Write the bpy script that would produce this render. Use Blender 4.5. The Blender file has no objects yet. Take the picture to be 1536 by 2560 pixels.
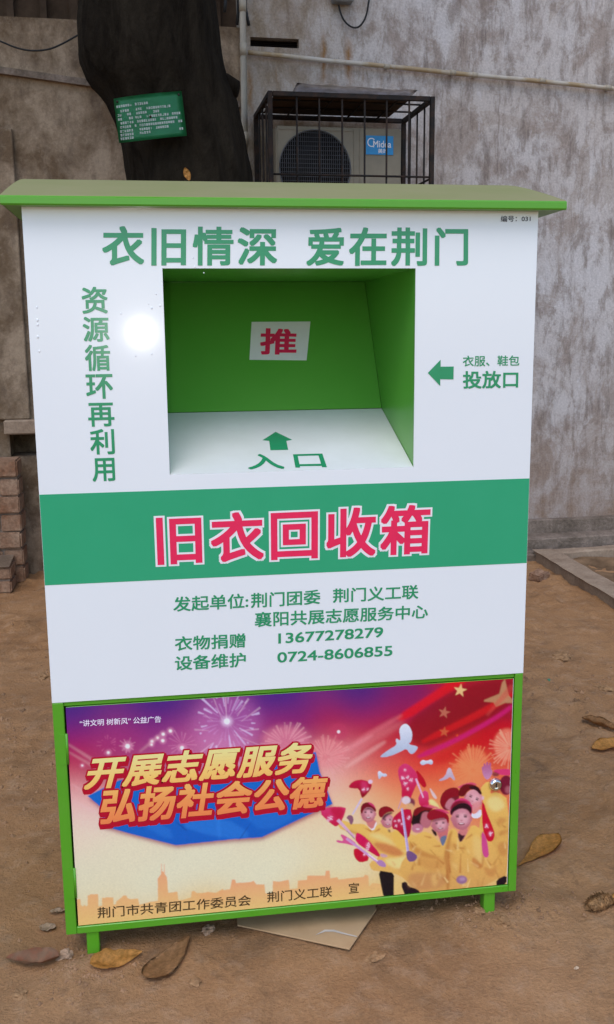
import bpy, bmesh, math, random
import numpy as np
from mathutils import Vector, Matrix, noise
random.seed(7)
rng = np.random.default_rng(7)
SC = bpy.context.scene
COL = SC.collection

# ------------------------------------------------------------------ camera, world, sun, exposure
FPX = 2400.0                       # focal length in photo pixels (photo 1536 x 2560)
TOPZ = 1.7051                      # height of the bin's front panel top; panel plane is y = 0
CAM = Vector((0.26747, -2.09228, TOPZ - 0.26028))
RP = [[0.9887234703421909, 0.00989984567207104, -0.1494252062075246],
      [-0.036868297760851224, 0.9831921500569384, -0.1788125406302032],
      [0.14514347320740703, 0.18230520870803452, 0.9724701450755207]]
AX = [Vector((r[0], r[2], -r[1])) for r in RP]        # right, down, forward in world axes
cd = bpy.data.cameras.new('camera')
cd.sensor_fit = 'VERTICAL'; cd.sensor_height = 36.0; cd.lens = FPX / 2560 * 36.0
cd.clip_start = 0.05; cd.clip_end = 500
cam = bpy.data.objects.new('camera', cd); COL.objects.link(cam)
M3 = Matrix((AX[0], -AX[1], -AX[2])).transposed()
cam.matrix_world = Matrix.Translation(CAM) @ M3.to_4x4()
SC.camera = cam

SUN_EL, SUN_AZ = math.radians(58), math.radians(200)   # azimuth clockwise from +Y (north)
w = bpy.data.worlds.new('World'); SC.world = w; w.use_nodes = True
wn = w.node_tree.nodes; wl = w.node_tree.links
sky = wn.new('ShaderNodeTexSky'); sky.sky_type = 'NISHITA'; sky.sun_disc = False
sky.sun_elevation = SUN_EL; sky.sun_rotation = SUN_AZ
sky.air_density = 1.0; sky.dust_density = 1.0; sky.ozone_density = 1.0
bg = wn['Background']; bg.inputs['Strength'].default_value = 0.145
wl.new(sky.outputs[0], bg.inputs[0])
sd = bpy.data.lights.new('sun', 'SUN'); sd.energy = .85; sd.angle = math.radians(35); sd.color = (1, .97, .94)
so = bpy.data.objects.new('sun', sd); COL.objects.link(so)
sdir = Vector((math.sin(SUN_AZ) * math.cos(SUN_EL), math.cos(SUN_AZ) * math.cos(SUN_EL), math.sin(SUN_EL)))
so.rotation_euler = sdir.to_track_quat('Z', 'Y').to_euler()
# the phone's flash that fired: its reflection is the hot spot on the glossy panel
fd = bpy.data.lights.new('phone_flash', 'POINT'); fd.energy = 8.0; fd.shadow_soft_size = 0.012; fd.color = (1, .98, .95)
fo = bpy.data.objects.new('phone_flash', fd); COL.objects.link(fo)
fo.location = CAM + Vector((-0.075, -0.01, 0.012))
vs = SC.view_settings
vs.view_transform = 'Standard'; vs.look = 'None'; vs.exposure = 0.64; vs.gamma = 1.0
try: vs.use_curve_mapping = False
except Exception: pass

# ------------------------------------------------------------------ calibration helpers (photo pixel -> world point on a known plane)
def ray(u, v):
    return (AX[0] * ((u - 768) / FPX) + AX[1] * ((v - 1280) / FPX) + AX[2])
def on_y(u, v, y=0.0):
    r = ray(u, v); return CAM + r * ((y - CAM.y) / r.y)
def on_z(u, v, z=0.0):
    r = ray(u, v); return CAM + r * ((z - CAM.z) / r.z)
WALL_A = math.radians(2.0); WALL_P = Vector((2.95, 4.0, 0)); WALL_N = Vector((math.sin(WALL_A), -math.cos(WALL_A), 0))
def on_wall(u, v, off=0.0):
    r = ray(u, v); t = ((WALL_P + WALL_N * off - CAM).dot(WALL_N)) / r.dot(WALL_N); return CAM + r * t
def on_plane(u, v, p, n):
    r = ray(u, v); return CAM + r * ((p - CAM).dot(n) / r.dot(n))

WR = Matrix.Translation(WALL_P) @ Matrix.Rotation(WALL_A, 4, 'Z')     # wall frame: x along the wall, y into it, z up
WI = WR.inverted()
def wl_(u, v, off=0.0): return WI @ on_wall(u, v, off)               # photo pixel -> wall-frame point

# ------------------------------------------------------------------ object helpers
def link(o, parent=None):
    COL.objects.link(o)
    if parent is not None: o.parent = parent
    return o
def tag(o, label=None, cat=None, group=None, kind=None):
    if label: o['label'] = label
    if cat: o['category'] = cat
    if group: o['group'] = group
    if kind: o['kind'] = kind
    return o
def empty(name, loc, label, cat, group=None):
    o = bpy.data.objects.new(name, None); o.location = loc; o.empty_display_size = .1
    link(o); tag(o, label, cat, group); return o
def obj(name, bm, mat, parent=None, smooth=False, mats=None):
    me = bpy.data.meshes.new(name); bm.normal_update(); bm.to_mesh(me); bm.free()
    for m in (mats or [mat]): me.materials.append(m)
    if smooth:
        for p in me.polygons: p.use_smooth = True
    o = bpy.data.objects.new(name, me); link(o, parent)
    if parent is not None:      # geometry is written in world coordinates: cancel the parent's place
        o.matrix_parent_inverse = Matrix.Translation(-world_loc(parent))
    return o
def world_loc(o):
    l = Vector(o.location)
    if o.parent is not None: l = l + world_loc(o.parent) + o.matrix_parent_inverse.translation
    return l
def recenter(o):
    me = o.data; n = len(me.vertices); co = np.empty(n * 3, np.float32); me.vertices.foreach_get('co', co); co = co.reshape(-1, 3)
    c = (co.min(0) + co.max(0)) / 2; c[2] = co[:, 2].min(); co -= c; me.vertices.foreach_set('co', co.ravel()); o.location = Vector(c.tolist()); me.update(); return o
def box(bm, lo, hi, bev=0.0, mi=0, M=None, seg=1):
    g = bmesh.ops.create_cube(bm, size=1.0)
    vsx = g['verts']; lo = Vector(lo); hi = Vector(hi)
    for v in vsx:
        v.co = Vector(((v.co.x + .5) * (hi.x - lo.x) + lo.x, (v.co.y + .5) * (hi.y - lo.y) + lo.y, (v.co.z + .5) * (hi.z - lo.z) + lo.z))
    fs = set(f for v in vsx for f in v.link_faces)
    if bev > 0:
        es = list(set(e for v in vsx for e in v.link_edges))
        r = bmesh.ops.bevel(bm, geom=es, offset=bev, segments=seg, affect='EDGES', clamp_overlap=True)
        fs = set(f for v in vsx if v.is_valid for f in v.link_faces) | set(r['faces'])
        vsx = list(set(v for f in fs for v in f.verts))
    for f in fs:
        if f.is_valid: f.material_index = mi
    if M is not None: bmesh.ops.transform(bm, matrix=M, verts=vsx)
    return vsx
def quad(bm, pts, mi=0):
    f = bm.faces.new([bm.verts.new(p) for p in pts]); f.material_index = mi; return f
def slab(bm, pts, n, t, mi=0):
    """polygon pts given real thickness t against n"""
    a = [bm.verts.new(Vector(p)) for p in pts]; b = [bm.verts.new(Vector(p) - Vector(n) * t) for p in pts]
    fs = [bm.faces.new(a), bm.faces.new(b[::-1])]
    for i in range(len(pts)):
        j = (i + 1) % len(pts); fs.append(bm.faces.new((a[i], b[i], b[j], a[j])))
    for f in fs: f.material_index = mi
    bmesh.ops.recalc_face_normals(bm, faces=fs)
def tube(bm, pts, r, n=10, cap=True, mi=0, radii=None):
    pts = [Vector(p) for p in pts]; rings = []
    up = Vector((0, 0, 1))
    for i, p in enumerate(pts):
        d = (pts[min(i + 1, len(pts) - 1)] - pts[max(i - 1, 0)]).normalized()
        a = d.cross(up)
        if a.length < 1e-3: a = d.cross(Vector((1, 0, 0)))
        a.normalize(); b = d.cross(a).normalized(); rr = radii[i] if radii else r
        rings.append([bm.verts.new(p + (a * math.cos(t) + b * math.sin(t)) * rr) for t in (2 * math.pi * k / n for k in range(n))])
    fs = []
    for i in range(len(rings) - 1):
        for k in range(n): fs.append(bm.faces.new((rings[i][k], rings[i][(k + 1) % n], rings[i + 1][(k + 1) % n], rings[i + 1][k])))
    if cap: fs.append(bm.faces.new(rings[0][::-1])); fs.append(bm.faces.new(rings[-1]))
    for f in fs: f.material_index = mi; f.smooth = True
    bmesh.ops.recalc_face_normals(bm, faces=fs)
def soften(pts, it=2):
    pts = [Vector(p) for p in pts]
    for _ in range(it):
        q = [pts[0]]
        for i in range(len(pts) - 1): q += [pts[i].lerp(pts[i + 1], .25), pts[i].lerp(pts[i + 1], .75)]
        pts = q + [pts[-1]]
    return pts
def arc(p0, p1, sag, n=16, axis=Vector((0, 0, -1))):
    p0 = Vector(p0); p1 = Vector(p1)
    return [p0.lerp(p1, t) + axis * sag * 4 * t * (1 - t) for t in (i / n for i in range(n + 1))]

# ------------------------------------------------------------------ materials
def lin(c):
    return tuple(((x / 255) / 12.92 if x / 255 <= .04045 else ((x / 255 + .055) / 1.055) ** 2.4) for x in c)
class MT:
    def __init__(s, name, rough=.6, spec=.5, metal=0.0, coat=0.0):
        s.m = bpy.data.materials.new(name); s.m.use_nodes = True; s.t = s.m.node_tree; s.n = s.t.nodes; s.l = s.t.links
        s.p = s.n['Principled BSDF']; s.p.inputs['Roughness'].default_value = rough; s.p.inputs['Metallic'].default_value = metal
        s.p.inputs['Specular IOR Level'].default_value = spec; s.p.inputs['Coat Weight'].default_value = coat
        s.tc = s.n.new('ShaderNodeTexCoord')
    def coords(s, scale=(1, 1, 1), out='Object'):
        mp = s.n.new('ShaderNodeMapping'); mp.inputs['Scale'].default_value = scale; s.l.new(s.tc.outputs[out], mp.inputs[0]); return mp.outputs[0]
    def noise(s, scale, detail=6, rough=.6, stretch=(1, 1, 1), dist=0.0):
        t = s.n.new('ShaderNodeTexNoise'); t.inputs['Scale'].default_value = scale; t.inputs['Detail'].default_value = detail
        t.inputs['Roughness'].default_value = rough; t.inputs['Distortion'].default_value = dist
        s.l.new(s.coords(stretch), t.inputs['Vector']); return t.outputs[0]
    def voro(s, scale, stretch=(1, 1, 1), feature='F1'):
        t = s.n.new('ShaderNodeTexVoronoi'); t.inputs['Scale'].default_value = scale; t.feature = feature
        s.l.new(s.coords(stretch), t.inputs['Vector']); return t.outputs[0]
    def ramp(s, fac, lo, hi, clo=(0, 0, 0), chi=(1, 1, 1)):
        r = s.n.new('ShaderNodeValToRGB'); e = r.color_ramp.elements
        e[0].position = lo; e[1].position = hi; e[0].color = (*clo, 1); e[1].color = (*chi, 1); s.l.new(fac, r.inputs[0]); return r.outputs[0]
    def mix(s, fac, a, b, mode='MIX'):
        m = s.n.new('ShaderNodeMix'); m.data_type = 'RGBA'; m.blend_type = mode
        for sock, v in ((m.inputs[0], fac), (m.inputs[6], a), (m.inputs[7], b)):
            if isinstance(v, (int, float)): sock.default_value = v
            elif isinstance(v, tuple): sock.default_value = (*v, 1)
            else: s.l.new(v, sock)
        return m.outputs[2]
    def math(s, op, a, b=None):
        m = s.n.new('ShaderNodeMath'); m.operation = op
        for i, v in enumerate((a, b)):
            if v is None: continue
            if isinstance(v, (int, float)): m.inputs[i].default_value = v
            else: s.l.new(v, m.inputs[i])
        return m.outputs[0]
    def sep(s):
        x = s.n.new('ShaderNodeSeparateXYZ'); s.l.new(s.tc.outputs['Object'], x.inputs[0]); return x.outputs
    def base(s, v):
        if isinstance(v, tuple): s.p.inputs['Base Color'].default_value = (*v, 1)
        else: s.l.new(v, s.p.inputs['Base Color'])
        return s
    def rough(s, v): s.l.new(v, s.p.inputs['Roughness']); return s
    def bump(s, h, strength=.3, dist=.01):
        b = s.n.new('ShaderNodeBump'); b.inputs['Strength'].default_value = strength; b.inputs['Distance'].default_value = dist
        s.l.new(h, b.inputs['Height']); s.l.new(b.outputs[0], s.p.inputs['Normal']); return s
def plain(name, c, rough=.5, spec=.5, metal=0.0, var=.12, scale=30, bump=0.0, bd=.002):
    m = MT(name, rough, spec, metal)
    n = m.noise(scale, 5)
    m.base(m.mix(m.ramp(n, .3, .7), tuple(x * (1 - var) for x in c), tuple(min(1, x * (1 + var)) for x in c)))
    if bump: m.bump(n, bump, bd)
    return m.m

GREEN = (.085, .345, .014)
m = MT('green_enamel', .32, .5); n1 = m.noise(9, 6); n2 = m.noise(260, 3)
m.base(m.mix(m.ramp(n1, .35, .75), GREEN, (.105, .345, .024))); m.bump(n2, .05, .001); m.rough(m.ramp(n1, .3, .8, (.26,) * 3, (.42,) * 3)); M_GREEN = m.m
m = MT('green_chute_lit', .3, .5); n1 = m.noise(6, 5); n2 = m.noise(200, 3)
m.base(m.mix(m.ramp(n1, .35, .75), (.100, .375, .042), (.114, .39, .050))); m.bump(n2, .05, .001); M_CHUTE = m.m  # frame enamel made brighter: bounced light put into the chute's colour
m = MT('roof_dusty', .75, .2); n1 = m.noise(5, 8, .65); n2 = m.noise(90, 4)
m.base(m.mix(m.ramp(n1, .25, .7, (.55,) * 3, (.92,) * 3), (.18, .23, .055), (.29, .265, .130))); m.bump(n2, .08, .002); M_ROOFTOP = m.m
m = MT('white_vinyl', .30, .4, coat=.55); m.p.inputs['Coat Roughness'].default_value = .09; n1 = m.noise(26, 3); n2 = m.noise(5, 3)
m.base(m.mix(m.ramp(m.noise(3, 5), .3, .8), (.79, .82, .84), (.77, .80, .82))); m.bump(m.mix(.35, n1, n2), .045, .004); M_VINYL = m.m
m = MT('chute_white', .16, .5); m.base(m.mix(m.ramp(m.noise(8, 6), .3, .8), (.78, .79, .78), (.70, .71, .68))); m.bump(m.noise(40, 3), .04, .003); M_CHWHITE = m.m
m = MT('band_green', .12, .5); m.base(m.mix(m.ramp(m.noise(7, 4), .3, .8), (.026, .350, .165), (.032, .365, .180))); m.bump(m.noise(26, 3), .045, .004); M_BAND = m.m
M_TEXT = plain('letter_green', (.024, .290, .125), .2, .5, var=.06)
M_RED = plain('letter_red', (.80, .024, .100), .2, .5, var=.05)
M_LWHITE = plain('letter_white', (.82, .80, .82), .2, .5, var=.03)
M_BLACK = plain('letter_black', (.03, .03, .04), .4, .4, var=.05)
M_BROWNINK = plain('ink_brown', (.085, .052, .018), .35, .4, var=.05)
M_CHROME = plain('chrome', (.72, .72, .72), .1, .5, 1.0, var=.05)
M_HOLE = plain('keyway_dark', (.01, .01, .01), .5)
def attr_mat(name, rough):
    m = MT(name, rough, .5); a = m.n.new('ShaderNodeAttribute'); a.attribute_name = 'print'
    m.base(a.outputs[0]); m.bump(m.noise(30, 3), .04, .003); return m.m
M_PRINT = attr_mat('poster_print', .22)
M_LETTERPRINT = attr_mat('letter_print', .25)

# dirt ground
m = MT('dirt', .92, .2)
nb = m.noise(1.3, 8, .62); ns = m.noise(14, 8, .7); nf = m.noise(120, 6, .7); nv = m.noise(3.5, 8, .7, dist=.6)
c = m.mix(m.ramp(nb, .3, .7), (.340, .170, .072), (.450, .252, .122))
c = m.mix(m.ramp(nv, .52, .72, (0,) * 3, (.75,) * 3), c, (.21, .120, .062))
c = m.mix(m.ramp(m.noise(8, 8, .72, dist=.8), .56, .66, (0,) * 3, (.6,) * 3), c, (.22, .125, .066))
c = m.mix(m.ramp(ns, .5, .8, (0,) * 3, (.6,) * 3), c, (.54, .365, .235))
c = m.mix(m.ramp(nf, .35, .65, (.62,) * 3, (1.25,) * 3), (0, 0, 0), c, 'MULTIPLY') if False else m.mix(1.0, c, m.ramp(nf, .3, .7, (.80,) * 3, (1.14,) * 3), 'MULTIPLY')
m.base(c); m.bump(m.mix(.30, ns, nf), .9, .03); M_DIRT = m.m
M_CLOD = plain('dirt_clod', (.30, .175, .09), .97, .03, var=.35, scale=60, bump=.6, bd=.006)
M_STONE = plain('pale_stone', (.40, .265, .175), .95, .05, var=.3, scale=50, bump=.4, bd=.004)
M_SOIL = plain('bed_soil', (.20, .125, .072), .97, .05, var=.45, scale=7, bump=.8, bd=.03)
M_GRIT = plain('grit', (.27, .155, .085), .9, .2, var=.4, scale=9)

# stained whitewashed wall
def bandf(v, a, b, f):
    u = m.math('MULTIPLY', m.math('SUBTRACT', v, a), 1 / f); d = m.math('MULTIPLY', m.math('SUBTRACT', b, v), 1 / f)
    return m.math('MINIMUM', m.math('MAXIMUM', m.math('MINIMUM', u, d), 0.0), 1.0)
m = MT('stained_wall', .93, .15)
x, y, z = m.sep()
n_big = m.noise(.8, 8, .6); n_pat = m.noise(3.6, 10, .70, (1, 1, .75), .5); n_pat2 = m.noise(10, 9, .72, (1, 1, .42), .25); n_drip = m.noise(17, 7, .68, (1, 1, .17)); n_spot = m.noise(32, 6, .7, (1, 1, .6)); n_fine = m.noise(75, 6, .7)
c = m.mix(m.ramp(n_big, .35, .68), (.60, .57, .565), (.50, .435, .39))
c = m.mix(m.ramp(m.noise(1.9, 9, .62, (1, 1, .85), .8), .565, .580, (0,) * 3, (.6,) * 3), c, (.40, .335, .29))
c = m.mix(m.ramp(n_pat, .47, .60, (0,) * 3, (.78,) * 3), c, (.31, .245, .205))
c = m.mix(m.ramp(n_pat2, .50, .60, (0,) * 3, (.62,) * 3), c, (.235, .185, .155))
c = m.mix(m.math('MULTIPLY', m.ramp(n_drip, .52, .64, (0,) * 3, (.85,) * 3), m.ramp(n_pat, .40, .62, (.25,) * 3, (1,) * 3)), c, (.19, .152, .130))
c = m.mix(m.ramp(n_spot, .62, .72, (0,) * 3, (.7,) * 3), c, (.12, .095, .085))
c = m.mix(m.ramp(n_pat2, .30, .40, (.55,) * 3, (0,) * 3), c, (.68, .66, .68))
xs0, xs1 = wl_(600, 100).x, wl_(1010, 100).x    # yellow-brown tone round the unit
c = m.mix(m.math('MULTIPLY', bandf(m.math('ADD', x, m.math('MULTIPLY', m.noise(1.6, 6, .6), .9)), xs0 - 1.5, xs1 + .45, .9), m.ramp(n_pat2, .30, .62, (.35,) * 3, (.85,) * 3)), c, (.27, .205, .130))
low = m.ramp(z, .15, 1.2, (1,) * 3, (0,) * 3)   # splash-back dirt along the foot of the wall
c = m.mix(m.math('MULTIPLY', low, m.ramp(n_pat, .25, .6, (.3,) * 3, (.9,) * 3)), c, (.27, .175, .115))
xw = m.math('ADD', x, m.math('MULTIPLY', m.math('SUBTRACT', m.noise(9, 3, .5), .5), .05))
for u, v0, v1, wd, al in ((625, 150, 300, .022, .8), (809, 70, 225, .020, .9), (872, 78, 225, .034, .95), (907, 165, 225, .018, .7), (956, 165, 225, .02, .6), (690, 150, 225, .012, .5), (1085, 190, 420, .008, .7), (1250, 200, 460, .008, .6)):
    pa, pb = wl_(u, v0), wl_(u, v1)          # rust and damp runs under the pipe, at their places on the wall
    k = m.math('MULTIPLY', bandf(xw, pa.x - wd, pa.x + wd, wd), bandf(z, pb.z, pa.z, .12))
    c = m.mix(m.math('MULTIPLY', m.math('MULTIPLY', k, al), m.ramp(n_spot, .25, .5, (.35,) * 3, (1,) * 3)), c, (.26, .125, .035) if wd > .01 else (.14, .10, .08))
c = m.mix(1.0, c, m.ramp(n_fine, .3, .7, (.78,) * 3, (1.16,) * 3), 'MULTIPLY')
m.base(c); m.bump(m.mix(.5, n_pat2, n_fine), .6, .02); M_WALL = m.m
m = MT('old_plaster', .93, .12)
n_a = m.noise(3.2, 9, .68, (1, 1, .8), .3); n_b = m.noise(9, 8, .7, (1, 1, .5)); n_f = m.noise(70, 5, .7)
c = m.mix(m.ramp(n_a, .42, .60), (.16, .108, .066), (.37, .28, .195)); c = m.mix(m.ramp(n_b, .52, .68, (0,) * 3, (.7,) * 3), c, (.13, .092, .065))
c = m.mix(m.ramp(m.noise(26, 6, .7), .58, .70, (0,) * 3, (.6,) * 3), c, (.33, .255, .18))
c = m.mix(1.0, c, m.ramp(n_f, .3, .7, (.82,) * 3, (1.15,) * 3), 'MULTIPLY')
m.base(c); m.bump(m.mix(.5, n_b, n_f), .5, .02); M_PLASTER = m.m
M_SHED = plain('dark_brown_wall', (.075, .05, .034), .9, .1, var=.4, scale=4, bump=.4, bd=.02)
m = MT('mossy_cement', .95, .1); n_a = m.noise(6, 8, .7); n_f = m.noise(60, 5)
m.base(m.mix(1.0, m.mix(m.ramp(n_a, .35, .68), (.13, .10, .075), (.30, .235, .19)), m.ramp(n_f, .3, .7, (.75,) * 3, (1.2,) * 3), 'MULTIPLY')); m.bump(m.mix(.5, n_a, n_f), .7, .02); M_CEMENT = m.m
m = MT('worn_brick', .92, .15); n_a = m.noise(7, 7, .7); n_f = m.noise(60, 5)
m.base(m.mix(1.0, m.mix(m.ramp(n_a, .35, .7), (.23, .115, .065), (.37, .25, .17)), m.ramp(n_f, .3, .7, (.7,) * 3, (1.2,) * 3), 'MULTIPLY')); m.bump(m.mix(.5, n_a, n_f), .6, .012); M_BRICK = m.m
M_MORTAR = plain('mortar', (.25, .19, .15), .95, .1, var=.3, scale=25, bump=.5, bd=.008)
m = MT('coping_cement', .93, .15); n_a = m.noise(9, 8, .7); n_f = m.noise(80, 5)
m.base(m.mix(1.0, m.mix(m.ramp(n_a, .3, .7), (.25, .175, .120), (.38, .285, .205)), m.ramp(n_f, .3, .7, (.8,) * 3, (1.15,) * 3), 'MULTIPLY')); m.bump(n_a, .4, .01); M_COPING = m.m
m = MT('bark', .97, .05); n_a = m.noise(9, 8, .72, (1, 1, .3), .6); n_f = m.noise(45, 6, .7, (1, 1, .5))
m.base(m.mix(m.ramp(n_a, .35, .7), (.008, .006, .0042), (.030, .024, .017))); m.bump(m.mix(.4, n_a, n_f), .9, .04); M_BARK = m.m
M_LEAFGREEN = plain('shade_crown_leaf', (.045, .085, .025), .5, .4, var=.4, scale=3)
M_PIPE = plain('pvc_pipe', (.36, .31, .235), .45, .4, var=.2, scale=6)
m = MT('pipe_stained', .5, .4); x, y, z = m.sep(); n_a = m.noise(4, 6, .6, (1, 1, 1))
m.base(m.mix(m.ramp(n_a, .46, .60, (0,) * 3, (.8,) * 3), (.46, .42, .36), (.30, .20, .08))); M_PIPE2 = m.m
m = MT('rusty_iron', .8, .3); n_a = m.noise(18, 6, .7); m.base(m.mix(m.ramp(n_a, .45, .7), (.014, .012, .011), (.050, .026, .015))); m.bump(n_a, .4, .004); M_IRON = m.m
M_CABLE = plain('black_cable', (.018, .018, .018), .6, .3)
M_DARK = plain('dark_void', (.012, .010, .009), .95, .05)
M_ACW = plain('ac_cream_shaded', (.235, .20, .14), .5, .4, var=.14, scale=8)  # cream darkened: the cover's shade is put into this colour
M_ACD = plain('ac_grille', (.10, .105, .115), .5, .4)
M_ACBLUE = plain('badge_blue', (.012, .25, .56), .35, .4, var=.08)
M_GREY = plain('grey_box', (.20, .21, .21), .5, .4)
m = MT('plastic_sheet', .5, .4); n_a = m.noise(12, 6, .7); m.base(m.mix(m.ramp(n_a, .35, .7), (.46, .42, .39), (.78, .75, .76))); m.bump(n_a, .6, .01); M_SHEET = m.m
m = MT('tin_sign', .35, .5); n_a = m.noise(9, 5); m.base(m.mix(m.ramp(n_a, .35, .7), (.012, .20, .075), (.02, .25, .10))); m.bump(m.noise(14, 2), .2, .01); M_SIGN = m.m
m = MT('cardboard', .85, .2); n_a = m.noise(12, 6, .6); n_l = m.noise(160, 2, .5, (1, .05, 1)); m.base(m.mix(m.ramp(n_a, .3, .7), (.42, .270, .145), (.50, .335, .190))); m.bump(n_l, .1, .002); M_CARD = m.m
M_CARDW = plain('torn_paper', (.52, .46, .40), .8, .2)
def leaf_mat(name, a, b):
    m = MT(name, .6, .3); n1 = m.noise(28, 6, .7); n2 = m.noise(110, 4, .6)
    m.base(m.mix(1.0, m.mix(m.ramp(n1, .35, .7), a, b), m.ramp(n2, .3, .7, (.75,) * 3, (1.2,) * 3), 'MULTIPLY')); m.bump(n2, .3, .003); return m.m
M_LEAF1 = leaf_mat('leaf_tan', (.56, .260, .055), (.70, .370, .110))
M_LEAF2 = leaf_mat('leaf_brown', (.36, .185, .075), (.50, .280, .130))
M_LEAF3 = leaf_mat('leaf_greyred', (.40, .25, .15), (.30, .10, .045))
M_LEAF4 = leaf_mat('leaf_pale', (.48, .34, .22), (.60, .45, .31))
M_CONE = plain('seed_cone', (.26, .145, .065), .9, .2, var=.75, scale=60, bump=.6, bd=.004)

# ------------------------------------------------------------------ ground
def gh(x, y):
    p = Vector((x, y, 0))
    h = .018 * noise.fractal(p * 1.1, 1.0, 2.0, 4) + .012 * noise.fractal(p * 6 + Vector((3, 1, 0)), .85, 2.0, 4)
    return h
MOUNDS = [(1.05, .02, .10, .016), (1.16, .02, .07, .014), (.98, .06, .08, .012), (.06, -.02, .09, .010), (.0, -.06, .06, .008)]
def ground_z(x, y):
    near = math.exp(-((x - .5) ** 2 / 1.2 + (y - .2) ** 2 / .8))
    h = gh(x, y) * (1 - .55 * near) - .004 * near
    rough = max(0.0, noise.fractal(Vector((x * 1.4, y * 1.4, 5)), .9, 2, 2) + .15) * (.35 if near > .6 else 1.0)
    h += rough * (.030 * noise.fractal(Vector((x * 11, y * 11, 9)), .8, 2, 4) + .02 * abs(noise.noise(Vector((x * 16, y * 16, 3)))))
    for mx, my, r, a in MOUNDS:
        h += a * math.exp(-((x - mx) ** 2 + (y - my) ** 2) / (r * r)) * (1 + .8 * noise.fractal(Vector((x, y, 2)) * 26, .9, 2, 3))
    return h
def axis(lo, hi, step, far):
    a = list(np.arange(lo, hi + 1e-6, step)); s = step; v = lo
    pre = []
    while v > -far: s *= 1.6; v -= s; pre.append(v)
    s = step; v = a[-1]; post = []
    while v < far: s *= 1.6; v += s; post.append(v)
    return pre[::-1] + [float(q) for q in a] + post
gx = axis(-1.4, 3.3, .022, 60); gy = axis(-.75, 3.9, .024, 60)
bm = bmesh.new()
vv = [[bm.verts.new((x, y, ground_z(x, y) if abs(x) < 6 and abs(y) < 6 else 0)) for x in gx] for y in gy]
for j in range(len(gy) - 1):
    for i in range(len(gx) - 1): bm.faces.new((vv[j][i], vv[j][i + 1], vv[j + 1][i + 1], vv[j + 1][i]))
g = obj('ground', bm, M_DIRT, smooth=True); tag(g, 'bare brown dirt yard with loose crumbs', 'ground', kind='structure')

# ------------------------------------------------------------------ building wall (with the slot of a vent), pipes, cables
def W(x, y, z): return WR @ Vector((x, y, z))
def wobj(name, bm, mat, parent=None, smooth=False, mats=None):
    o = obj(name, bm, mat, None, smooth, mats); 
    if parent is None: o.matrix_world = WR
    else:
        o.parent = parent; o.matrix_parent_inverse = WR.inverted(); o.matrix_basis = WR     # parents made here sit at WR
    return o
XC = wl_(612, 300).x                      # building corner
a = wl_(626, 92); b = wl_(748, 121)
hx0, hx1, hz1, hz0 = a.x, b.x, a.z, b.z - .0
XE, ZT = 7.0, 5.2
bm = bmesh.new()
def frect(bm, x0, x1, z0, z1, y=0, mi=0): quad(bm, [(x0, y, z0), (x1, y, z0), (x1, y, z1), (x0, y, z1)], mi)
xs = [XC, hx0, hx1, XE]; zs = [-.2, hz0, hz1, ZT]
for i in range(3):
    for j in range(3):
        if i == 1 and j == 1: continue
        frect(bm, xs[i], xs[i + 1], zs[j], zs[j + 1])
quad(bm, [(hx0, 0, hz0), (hx0, .2, hz0), (hx1, .2, hz0), (hx1, 0, hz0)]); quad(bm, [(hx0, 0, hz1), (hx1, 0, hz1), (hx1, .2, hz1), (hx0, .2, hz1)])
quad(bm, [(hx0, 0, hz0), (hx0, 0, hz1), (hx0, .2, hz1), (hx0, .2, hz0)]); quad(bm, [(hx1, 0, hz0), (hx1, .2, hz0), (hx1, .2, hz1), (hx1, 0, hz1)])
quad(bm, [(XC, 0, -.2), (XC, 0, ZT), (XC, .3, ZT), (XC, .3, -.2)]); quad(bm, [(XC, 0, ZT), (XE, 0, ZT), (XE, .3, ZT), (XC, .3, ZT)])
quad(bm, [(XE, 0, -.2), (XE, .3, -.2), (XE, .3, ZT), (XE, 0, ZT)]); quad(bm, [(XC, .3, -.2), (XC, .3, ZT), (XE, .3, ZT), (XE, .3, -.2)])
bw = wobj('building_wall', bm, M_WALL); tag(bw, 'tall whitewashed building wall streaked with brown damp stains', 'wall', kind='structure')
bm = bmesh.new(); frect(bm, hx0, hx1, hz0, hz1, .19)
for k in range(5):
    zz = hz0 + (hz1 - hz0) * (k + .5) / 5; box(bm, (hx0, .06, zz - .003), (hx1, .09, zz + .003))
vent = wobj('vent_slot', bm, M_DARK, bw)

# stepped footing at the foot of the wall
ft = bmesh.new()
def course(bm, x0, x1, y0, y1, z0, z1, seg=26, amp=.008, seed=0):
    ring = []
    for i in range(seg + 1):
        x = x0 + (x1 - x0) * i / seg
        dn = [amp * noise.noise(Vector((x * 5, seed + k, 0))) for k in range(4)]
        ring.append([bm.verts.new((x, y0 + dn[0], z0)), bm.verts.new((x, y0 + dn[1], z1 + dn[2] - .006)), bm.verts.new((x, y0 + .012 + dn[1], z1 + dn[2])), bm.verts.new((x, y1, z1 + dn[3])), bm.verts.new((x, y1, z0))])
    for i in range(seg):
        for k in range(4): bm.faces.new((ring[i][k], ring[i + 1][k], ring[i + 1][k + 1], ring[i][k + 1]))
    bm.faces.new(ring[0]); bm.faces.new(ring[-1][::-1])
    bmesh.ops.recalc_face_normals(bm, faces=bm.faces)
course(ft, XC + .1, XE, -.07, -.004, -.1, .20, seed=1)
course(ft, XC + .1, XE, -.24, -.072, -.1, .115, seed=5)
course(ft, XC + .1, XE, -.36, -.245, -.1, .040, seed=9)
o = wobj('wall_footing', ft, M_CEMENT); tag(o, 'dark mossy stepped cement footing along the stained wall', 'footing', kind='structure')

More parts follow.
